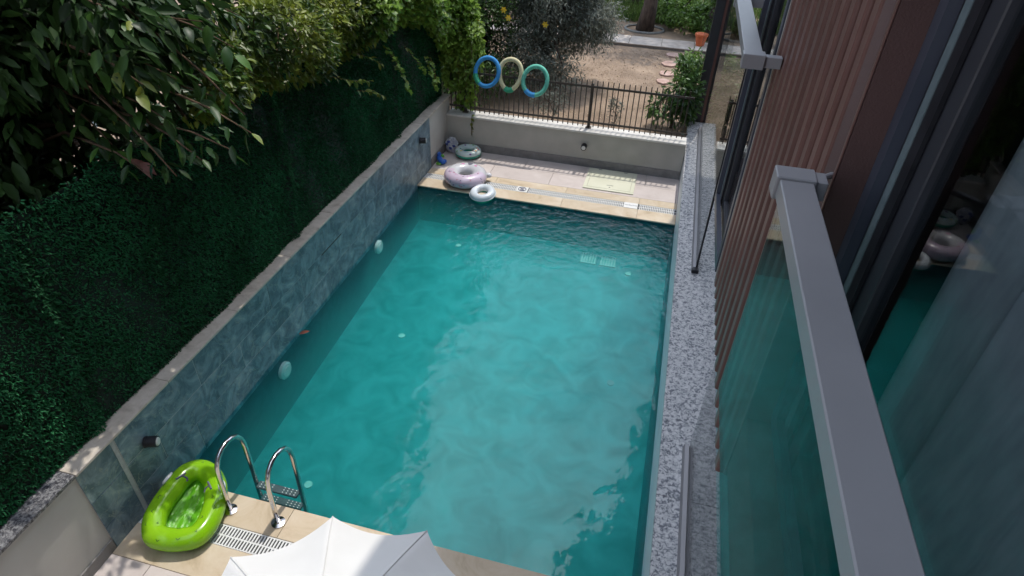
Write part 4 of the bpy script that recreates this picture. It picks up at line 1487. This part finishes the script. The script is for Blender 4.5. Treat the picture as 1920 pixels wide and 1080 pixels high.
for yy, lab in ((1.0, 'dark undergrowth behind the hedge, leftmost'), (3.3, 'dark undergrowth behind the hedge under the large leaved tree'), (5.8, 'dark undergrowth behind the hedge under the yellow tipped shrub')):
    tree('undergrowth_shrub', (-0.95, yy, GARDEN), lab, [((-0.95, yy, 1.75), (0.55, 1.5, 1.35))], 'leaf_dark', 5200, 0.17, 0.04, (-0.95, yy, 2.2), int(yy * 10) + 200, cat='shrub', group='dark undergrowth behind the hedge', clump=0.4, limbs=5, shell=0.0)


# ---- tree with large drooping leaves at the near left
bt = thing('large_leaf_tree', (-1.3, 3.4, GARDEN), 'tree with large drooping glossy leaves overhanging the hedge at top left', 'tree')
TIPS = [(-0.66, 3.67, 3.7), (-0.11, 3.55, 3.71), (0.43, 3.48, 3.78), (0.49, 3.28, 3.51), (0.56, 3.88, 3.76), (0.6, 4.24, 3.72), (0.67, 4.01, 3.56),
        (0.46, 3.61, 3.44), (-0.07, 3.53, 3.33), (-0.64, 3.63, 3.3), (-1.02, 3.62, 3.06), (-0.51, 3.5, 3.09), (0.07, 3.43, 3.15), (0.4, 3.51, 3.16),
        (0.44, 3.94, 3.21), (0.76, 3.84, 3.14), (0.89, 3.69, 3.08), (0.76, 3.59, 2.98), (0.59, 3.49, 2.91), (0.5, 3.31, 2.86), (0.27, 3.27, 2.89),
        (-0.06, 3.4, 2.98), (-0.54, 3.54, 2.81), (-1.1, 3.64, 2.78), (-1.34, 3.84, 3.28), (-0.88, 3.64, 3.72)]
tp = [Vector((-1.3, 3.4, GARDEN)), Vector((-1.32, 3.45, 1.6)), Vector((-1.25, 3.5, 2.6)), Vector((-1.1, 3.55, 3.5)), Vector((-1.0, 3.6, 4.4))]
MB().tube(tp, [0.11, 0.09, 0.08, 0.06, 0.04], 10).build('trunk', 'bark', bt, smooth=True)
br = random.Random(77)
lm = MB()
lme = [leaf_mesh('leaf', 0.165, 0.072, 'leaf_big', 0.25, 0.12), leaf_mesh('leaf', 0.14, 0.066, 'leaf_big', 0.45, 0.18), leaf_mesh('leaf', 0.135, 0.048, 'leaf_big', 0.15, 0.2)]
lyo_lit = leaf_mesh('leaf', 0.13, 0.055, 'leaf_young_and_lit', 0.15, 0.15)
lru = leaf_mesh('leaf', 0.15, 0.07, 'leaf_rust', 0.35, 0.2)
cnt = 0
for ti, T in enumerate(TIPS):
    T = Vector(T)
    s0 = tp[2].lerp(tp[4], br.random())
    m_ = s0.lerp(T, 0.55) + Vector((0, 0, 0.25))
    lm.tube([s0, s0.lerp(m_, 0.6), m_, m_.lerp(T, 0.7) + Vector((0, 0, 0.04)), T], [0.022, 0.016, 0.011, 0.007, 0.004], 6)
    nleaf = 11
    for q in range(nleaf):
        f_ = q / nleaf
        p = T.lerp(m_, f_ * 0.55) + Vector((br.uniform(-1, 1), br.uniform(-1, 1), br.uniform(-1, 1))) * 0.05
        a = q * 2.4 + ti
        out_ = (T - m_).normalized()
        side = Vector((math.cos(a), math.sin(a), 0))
        d = out_ * (0.7 - 0.4 * f_) + side * 0.75 + Vector((0, 0, br.uniform(-0.85, 0.05)))
        small = ti in (15, 16, 17, 18, 19, 20)
        if ti == 3 and q < 6:
            me = lyo_lit
        elif ti == 20 and q in (2, 5):
            me = lru
        elif br.random() < (0.16 if T.z > 3.4 else 0.06):  # sunlit leaves given by the paler colour, more of them high up
            me = lyo_lit
        else:
            me = lme[2] if small else br.choice(lme[:2])
        s_ = br.uniform(0.8, 1.25)
        mesh_obj('leaf', me, bt, p, leaf_rot(d, br), (s_, s_, s_))
        cnt += 1
lm.build('branches', 'twig', bt, smooth=True)
# the deeper leaves of the crown
rg = np.random.default_rng(91)
P1, D1 = clumped(rg, (-0.85, 3.3, 3.45), (1.0, 1.5, 0.75), 3600, 90, 0.35, 0.1)
P2, D2 = clumped(rg, (-0.35, 3.85, 3.75), (0.9, 0.9, 0.55), 2200, 60, 0.35, 0.1)
P_ = np.concatenate([P1, P2])
D_ = np.concatenate([D1, D2]) + np.array([0.2, 0, -0.5])
keep = ~((P_[:, 0] > 0.1) & (P_[:, 2] < 3.1)) & (P_[:, 0] < 0.7) & (P_[:, 2] > 2.74) & (P_[:, 2] < 4.6) & (P_[:, 1] > 2.3) & (P_[:, 1] < 4.6) & ~((P_[:, 0] > -0.2) & (P_[:, 1] < 3.2))
P_, D_ = P_[keep], D_[keep]
V, F = leaf_cloud(P_, D_, 0.12 + 0.06 * rg.random(len(P_)), 0.05 + 0.025 * rg.random(len(P_)), rg)
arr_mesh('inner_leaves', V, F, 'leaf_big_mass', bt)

# ---- shrub with yellow tips spilling over the hedge
def spill(name, base, label, cat, pts, me_list, mass_mat, nmass, lsize, lw, seed, single=300, sprays=None, down=0.4, xr=0.22, stem='twig'):
    """foliage spilling over the hedge top: pts = (y, z_low, z_high) outline samples on the hedge face"""
    rd = random.Random(seed)
    t = thing(name, base, label, cat)
    st = MB()
    b = Vector(base)
    for (y, zl, zh) in pts:
        st.tube([b, Vector((b.x * 0.6, (b.y + y) / 2, zh * 0.6)), Vector((-0.2, y, zh)), Vector((0.02, y + 0.05, (zl + zh) / 2))], [0.02, 0.016, 0.010, 0.004], 6)
    for a in (sprays or []):
        P_ = [Vector(q) for q in a]
        st.tube(P_, [0.006] * (len(P_) - 1) + [0.002], 5)
    st.build('stems', stem, t, smooth=True)
    def samp():
        i = rd.randrange(len(pts) - 1)
        f_ = rd.random()
        y = pts[i][0] + (pts[i + 1][0] - pts[i][0]) * f_
        zl = pts[i][1] + (pts[i + 1][1] - pts[i][1]) * f_
        zh = pts[i][2] + (pts[i + 1][2] - pts[i][2]) * f_
        u = rd.random() ** 0.8
        z = zl + (zh - zl) * u
        x = -0.12 + xr * (0.35 + 0.9 * math.sin(u * 2.6)) * rd.random() ** 0.6 + 0.10 * math.sin(y * 4.1 + z * 3.0)
        return Vector((max(x, -0.09) if z < HT else x - 0.3 * (u > 0.8) * rd.random(), y, z))
    k_ = 0
    for a in (sprays or []):
        P_ = [Vector(q) for q in a]
        for i in range(len(P_) - 1):
            L_ = (P_[i + 1] - P_[i]).length
            m_ = max(2, int(L_ / (lsize * 0.42)))
            for q in range(m_):
                if k_ >= single:
                    break
                p = P_[i].lerp(P_[i + 1], q / m_)
                d = Vector((rd.uniform(0.0, 1), rd.uniform(-1, 1), rd.uniform(-0.9, 0.3)))
                s_ = rd.uniform(0.7, 1.2)
                mesh_obj('leaf', rd.choice(me_list), t, p, leaf_rot(d, rd), (s_, s_, s_))
                k_ += 1
    while k_ < single:
        p = samp()
        p.x += 0.05
        d = Vector((rd.uniform(0.1, 1), rd.uniform(-1, 1), rd.uniform(-1, 0.4)))
        s_ = rd.uniform(0.75, 1.25)
        mesh_obj('leaf', rd.choice(me_list), t, p, leaf_rot(d, rd), (s_, s_, s_))
        k_ += 1
    rg_ = np.random.default_rng(seed)
    P_ = np.array([samp() for _ in range(nmass)])
    D_ = np.stack([0.2 + 0.8 * rg_.random(nmass), rg_.normal(size=nmass) * 0.8, rg_.normal(size=nmass) * 0.6 - down], 1)
    V_, F_ = leaf_cloud(P_, D_, lsize * (0.7 + 0.6 * rg_.random(nmass)), lw * (0.7 + 0.6 * rg_.random(nmass)), rg_, fold=0.2)
    arr_mesh('leaf_mass', V_, F_, mass_mat, t)
    return t


ls = [leaf_mesh('leaf', 0.085, 0.045, 'leaf_shrub', 0.2, 0.15), leaf_mesh('leaf', 0.07, 0.04, 'leaf_shrub', 0.3, 0.2), leaf_mesh('leaf', 0.075, 0.035, 'leaf_young_and_lit', 0.1, 0.2)]
spill('spilling_shrub', (-0.8, 5.6, GARDEN), 'shrub with yellow green tips spilling over the middle of the hedge', 'shrub',
      [(4.1, 2.86, 3.4), (4.6, 2.78, 3.5), (5.1, 2.74, 3.6), (5.6, 2.68, 3.6), (6.1, 2.60, 3.5), (6.6, 2.62, 3.4), (7.0, 2.58, 3.3), (7.4, 2.62, 3.3)],
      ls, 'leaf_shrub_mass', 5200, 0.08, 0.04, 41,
      sprays=[[(0.0, 6.9, 2.7), (0.12, 7.2, 2.55), (0.15, 7.5, 2.38)], [(0.0, 6.3, 2.6), (0.12, 6.7, 2.42), (0.18, 7.1, 2.3)], [(0.02, 7.0, 2.2), (0.1, 7.3, 2.08), (0.12, 7.55, 1.95)]], xr=0.30)
li = [leaf_mesh('leaf', 0.095, 0.10, 'leaf_ivy', 0.2, 0.10, True), leaf_mesh('leaf', 0.075, 0.085, 'leaf_ivy', 0.3, 0.12, True), leaf_mesh('leaf', 0.06, 0.06, 'leaf_young_and_lit', 0.2, 0.12, True)]
spill('ivy_vine', (-0.7, 9.2, GARDEN), 'light green ivy hanging over the far end of the hedge and the fence', 'vine',
      [(7.2, 2.68, 3.4), (7.7, 2.66, 3.4), (8.2, 2.62, 3.4), (8.7, 2.56, 3.3), (9.2, 2.44, 3.3), (9.6, 2.22, 3.2), (10.0, 1.92, 3.1), (10.35, 1.45, 3.0), (10.6, 1.3, 2.9), (11.0, 1.2, 2.7)],
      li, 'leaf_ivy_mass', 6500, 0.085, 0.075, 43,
      sprays=[[(0.0, 7.9, 2.5), (0.06, 8.1, 2.25), (0.08, 8.3, 1.95), (0.08, 8.5, 1.7)], [(0.0, 8.6, 2.3), (0.06, 8.9, 2.0), (0.08, 9.2, 1.75)],
              [(0.02, 9.5, 1.9), (0.07, 9.6, 1.6), (0.05, 9.65, 1.35)], [(0.05, 9.2, 2.0), (0.12, 9.35, 1.65), (0.1, 9.4, 1.45)],
              [(0.3, 10.4, 1.9), (0.34, 10.37, 1.4), (0.36, 10.37, 0.9)], [(0.15, 10.4, 2.0), (0.2, 10.37, 1.5), (0.2, 10.37, 1.05)],
              [(0.42, 10.4, 2.1), (0.45, 10.37, 1.6), (0.42, 10.37, 1.1)], [(0.47, 10.28, 0.74), (0.46, 10.27, 0.55), (0.45, 10.28, 0.34)]], xr=0.34)
# ivy mass that has climbed on the end of the fence
iv = thing('ivy_clump', (0.2, 10.55, GARDEN), 'thick ivy clump climbing the left end of the metal fence', 'vine')
rg = np.random.default_rng(45)
P1, D1 = clumped(rg, (0.15, 10.62, 1.85), (0.38, 0.28, 0.85), 3600, 50, 0.25, 0.2)
P2, D2 = clumped(rg, (0.28, 10.5, 1.05), (0.22, 0.10, 0.40), 500, 16, 0.15, 0.2)
P_ = np.concatenate([P1, P2])
D_ = np.concatenate([D1, D2]) + np.array([0, -0.5, -0.3])
V, F = leaf_cloud(P_, D_, 0.085 * (0.7 + 0.6 * rg.random(len(P_))), 0.075 * (0.7 + 0.6 * rg.random(len(P_))), rg)
MB().tube([(0.2, 10.62, GARDEN), (0.18, 10.6, 1.2), (0.2, 10.58, 2.4)], [0.02, 0.015, 0.006], 6).build('stem', 'twig', iv)
arr_mesh('leaf_mass', V, F, 'leaf_ivy_mass', iv)

# =================================================================== GARDEN BEYOND THE FENCE
ol = tree('olive_tree', (1.2, 13.1, GARDEN), 'silvery grey olive tree with low branches behind the fence', [((1.1, 13.1, 2.3), (1.25, 1.0, 1.35)), ((1.9, 13.4, 1.8), (0.75, 0.8, 0.7)), ((0.9, 12.4, 1.2), (0.85, 0.6, 0.6)), ((1.5, 12.3, 0.95), (0.6, 0.5, 0.4))],
          'leaf_olive', 46000, 0.085, 0.10, (1.15, 13.1, 2.2), 31, clump=0.30, limbs=9, lw=0.26, shell=0.05, per=110)
fs = tree('flowering_shrub', (0.15, 12.2, GARDEN), 'dark green shrub with yellow flowers left of the olive', [((0.15, 12.2, 1.7), (0.62, 0.6, 1.15)), ((-0.5, 12.0, 1.5), (0.6, 0.7, 1.0)), ((0.5, 11.5, 0.9), (0.5, 0.4, 0.42))],
          'leaf_mid', 10000, 0.085, 0.05, (0.15, 12.2, 1.6), 32, cat='shrub', clump=0.3, limbs=5, lw=0.35)
for (x, y, z) in ((0.62, 11.75, 2.18), (0.72, 11.72, 2.06), (1.36, 11.95, 1.95), (0.15, 11.6, 2.0)):
    fm = MB()
    for k_ in range(6):
        a = k_ * math.pi / 3
        u = Vector((math.cos(a), -0.35, math.sin(a)))
        v_ = Vector((-math.sin(a), 0, math.cos(a)))
        c_ = Vector((x, y, z))
        fm.add([c_, c_ + u * 0.035 + v_ * 0.018, c_ + u * 0.065, c_ + u * 0.035 - v_ * 0.018], [(0, 1, 2, 3)])
    fm.build('flower', 'petal', fs)
tree('leafy_shrub', (3.92, 11.5, GARDEN), 'bushy green shrub behind the fence beside the dark post', [((3.98, 11.6, 1.1), (0.36, 0.45, 0.52)), ((3.68, 11.35, 0.9), (0.24, 0.3, 0.30))],
     'leaf_mid', 1500, 0.12, 0.03, (3.95, 11.6, 1.2), 33, cat='shrub', clump=0.22, limbs=7, lw=0.42)
tree('leafy_shrub', (4.1, 13.2, GARDEN), 'taller green shrub farther back, beyond the one at the fence', [((4.12, 13.2, 1.0), (0.30, 0.45, 0.42))],
     'leaf_light', 1100, 0.11, 0.03, (4.1, 13.2, 1.2), 34, cat='shrub', clump=0.22, limbs=6, lw=0.42)
tree('young_plant', (2.9, 11.0, GARDEN), 'thin grey green sapling just behind the middle of the fence', [((2.9, 11.0, 0.85), (0.12, 0.1, 0.28))],
     'leaf_olive', 240, 0.06, 0.008, (2.9, 11.0, 1.05), 35, cat='plant', clump=0.08, limbs=4, lw=0.3)
tree('young_plant', (1.75, 11.1, GARDEN), 'low scrubby plant behind the mint green noodle ring', [((1.7, 11.1, 0.85), (0.35, 0.2, 0.25))],
     'leaf_olive', 700, 0.05, 0.01, (1.75, 11.1, 0.95), 36, cat='plant', clump=0.12, limbs=5, lw=0.3)

# garden path of pale slabs
gpth = MB().box((-3.0, 16.55, GARDEN + 0.0), (9.0, 17.25, GARDEN + 0.055)).build('path', 'deck_bed', kind='structure')
x = -3.0
while x < 9:
    MB().box((x + 0.006, 16.53, GARDEN + 0.0555), (x + 0.794, 17.27, GARDEN + 0.085 + 0.004 * math.sin(x * 9)), 0.006).build('path_slab', 'path_stone', gpth)
    x += 0.8
rs = random.Random(4)
for (x, y, s_, lab) in ((3.77, 16.1, 0.20, 'pinkish stepping stone nearest the garden path'), (3.72, 15.35, 0.21, 'second pinkish stepping stone from the garden path'),
                        (3.66, 14.6, 0.17, 'third pinkish stepping stone from the garden path'), (3.62, 14.05, 0.16, 'fourth pinkish stepping stone, half behind the shrub'),
                        (4.0, 15.75, 0.16, 'small pinkish stepping stone right of the others by the shrub')):
    poly = [(x + math.cos(a) * s_ * rs.uniform(0.75, 1.15), y + math.sin(a) * s_ * 1.1 * rs.uniform(0.75, 1.15)) for a in [2 * math.pi * i / 8 for i in range(8)]]
    tag(MB().prism(poly, GARDEN - 0.02, GARDEN + 0.035).build('stepping_stone', 'pink_stone', origin=(x, y, GARDEN)), lab, 'stepping stone', 'pinkish stepping stones')

# trees beyond the path
def garden_tree(base, top, r, crowns, seed, label):
    t = tree('garden_tree', base, label, crowns, 'leaf_mid', 7000, 0.13, r, top, seed, group='trees beyond the garden path', clump=0.45, limbs=6)
    ringp = [(base[0] + 0.52 * math.cos(a), base[1] + 0.42 * math.sin(a), GARDEN + 0.02) for a in [2 * math.pi * i / 26 for i in range(26)]]
    MB().tube(ringp, 0.035, 8, closed=True).build('bed_edging', 'grey_stone', t, smooth=True)


garden_tree((2.86, 18.3, GARDEN), (3.05, 18.3, 4.4), 0.20, [((3.0, 18.6, 4.9), (1.9, 1.7, 1.1))], 51, 'garden tree with dark leaning trunk just behind the path')
garden_tree((5.35, 18.3, GARDEN), (5.3, 18.3, 4.2), 0.20, [((5.6, 18.6, 4.9), (1.8, 1.6, 1.1))], 52, 'garden tree with dark trunk seen through the glass right of the post')
garden_tree((2.4, 21.0, GARDEN), (2.2, 21.0, 4.2), 0.14, [((2.1, 21.2, 4.8), (1.8, 1.6, 1.2))], 53, 'slim garden tree in the grass behind the others')
garden_tree((-1.5, 19.5, GARDEN), (-1.5, 19.5, 4.2), 0.2, [((-1.4, 19.5, 4.6), (2.2, 2.0, 1.9))], 54, 'garden tree hidden mostly behind the olive')
# ivy clad trunk with terracotta pot
it = tree('ivy_clad_trunk', (4.55, 17.9, GARDEN), 'ivy covered tree trunk by the path, left of the post', [((4.5, 17.8, 1.6), (0.32, 0.3, 1.2)), ((4.1, 18.4, 0.85), (0.7, 0.7, 0.35))], 'leaf_light', 5200, 0.085, 0.13, (4.62, 17.9, 4.2), 55, cat='tree', clump=0.2, limbs=3, lw=0.8)
pot = thing('terracotta_pot', (4.33, 16.95, GARDEN + 0.09), 'orange terracotta pot standing on the garden path', 'pot')
MB().tube([(4.33, 16.95, GARDEN + 0.09), (4.33, 16.95, GARDEN + 0.32)], [0.10, 0.145], 24).build('pot_body', 'terracotta', pot)
MB().tube([(4.33, 16.95, GARDEN + 0.3205), (4.33, 16.95, GARDEN + 0.37)], [0.16, 0.16], 24).build('pot_rim', 'terracotta', pot)
tree('ground_bush', (3.6, 19.6, GARDEN), 'low spreading bright green bush in the grass beyond the path', [((3.6, 19.5, 0.85), (0.85, 0.9, 0.32))], 'leaf_light', 3600, 0.11, 0.02, (3.6, 19.6, 0.9), 56, cat='shrub', clump=0.2, limbs=6, lw=0.5)

# grass, leaf litter
rg = np.random.default_rng(61)
n = 42000
gx = rg.uniform(-6, 10, n)
gy = 19.0 + 12 * rg.random(n) ** 1.3
bare = np.sin(gx * 1.3 + 0.6) + np.sin(gy * 1.7 + gx * 0.6) > 0.75
k_ = ~(bare & (gy < 20.6))
gx, gy = gx[k_], gy[k_]
n = len(gx)
P_ = np.stack([gx, gy, np.full(n, GARDEN - 0.01)], 1)
D_ = np.stack([rg.normal(size=n) * 0.35, rg.normal(size=n) * 0.35, np.ones(n)], 1)
V, F = leaf_cloud(P_, D_, 0.14 + 0.2 * rg.random(n), 0.016 + 0.012 * rg.random(n), rg)
go = arr_mesh('grass', V, F, 'grass')
tag(go, 'rough green grass growing beyond the garden path', 'grass')
n = 9000
lx = rg.uniform(-1.5, 7, n)
ly = rg.uniform(10.62, 16.5, n)
P_ = np.stack([lx, ly, GARDEN + 0.003 + 0.006 * rg.random(n)], 1)
D_ = np.stack([rg.normal(size=n), rg.normal(size=n), rg.normal(size=n) * 0.18], 1)
V, F = leaf_cloud(P_, D_, 0.022 + 0.022 * rg.random(n), 0.010 + 0.012 * rg.random(n), rg, fold=0.2)
lo_ = arr_mesh('leaf_litter', V, F, 'litter')
tag(lo_, 'dry brown leaf litter scattered over the garden soil', 'leaf litter')
# hedge of dark trees closing the far end of the garden
for i, (x, y, s_, lab) in enumerate([(-5.5, 27, 1.0, 'dark tree closing the garden, leftmost'), (-1.5, 29, 1.1, 'dark tree closing the garden, second from the left'),
                                     (3.0, 30, 0.9, 'dark tree closing the garden, behind the leaning trunk'), (7.5, 28, 1.0, 'dark tree closing the garden, rightmost')]):
    tree('distant_tree', (x, y, GARDEN), lab, [((x, y, 2.9 * s_), (2.4, 1.6, 2.2 * s_))], 'leaf_mid', 5000, 0.22, 0.16, (x, y, 3), 70 + i, group='trees closing the far end of the garden', clump=0.5)
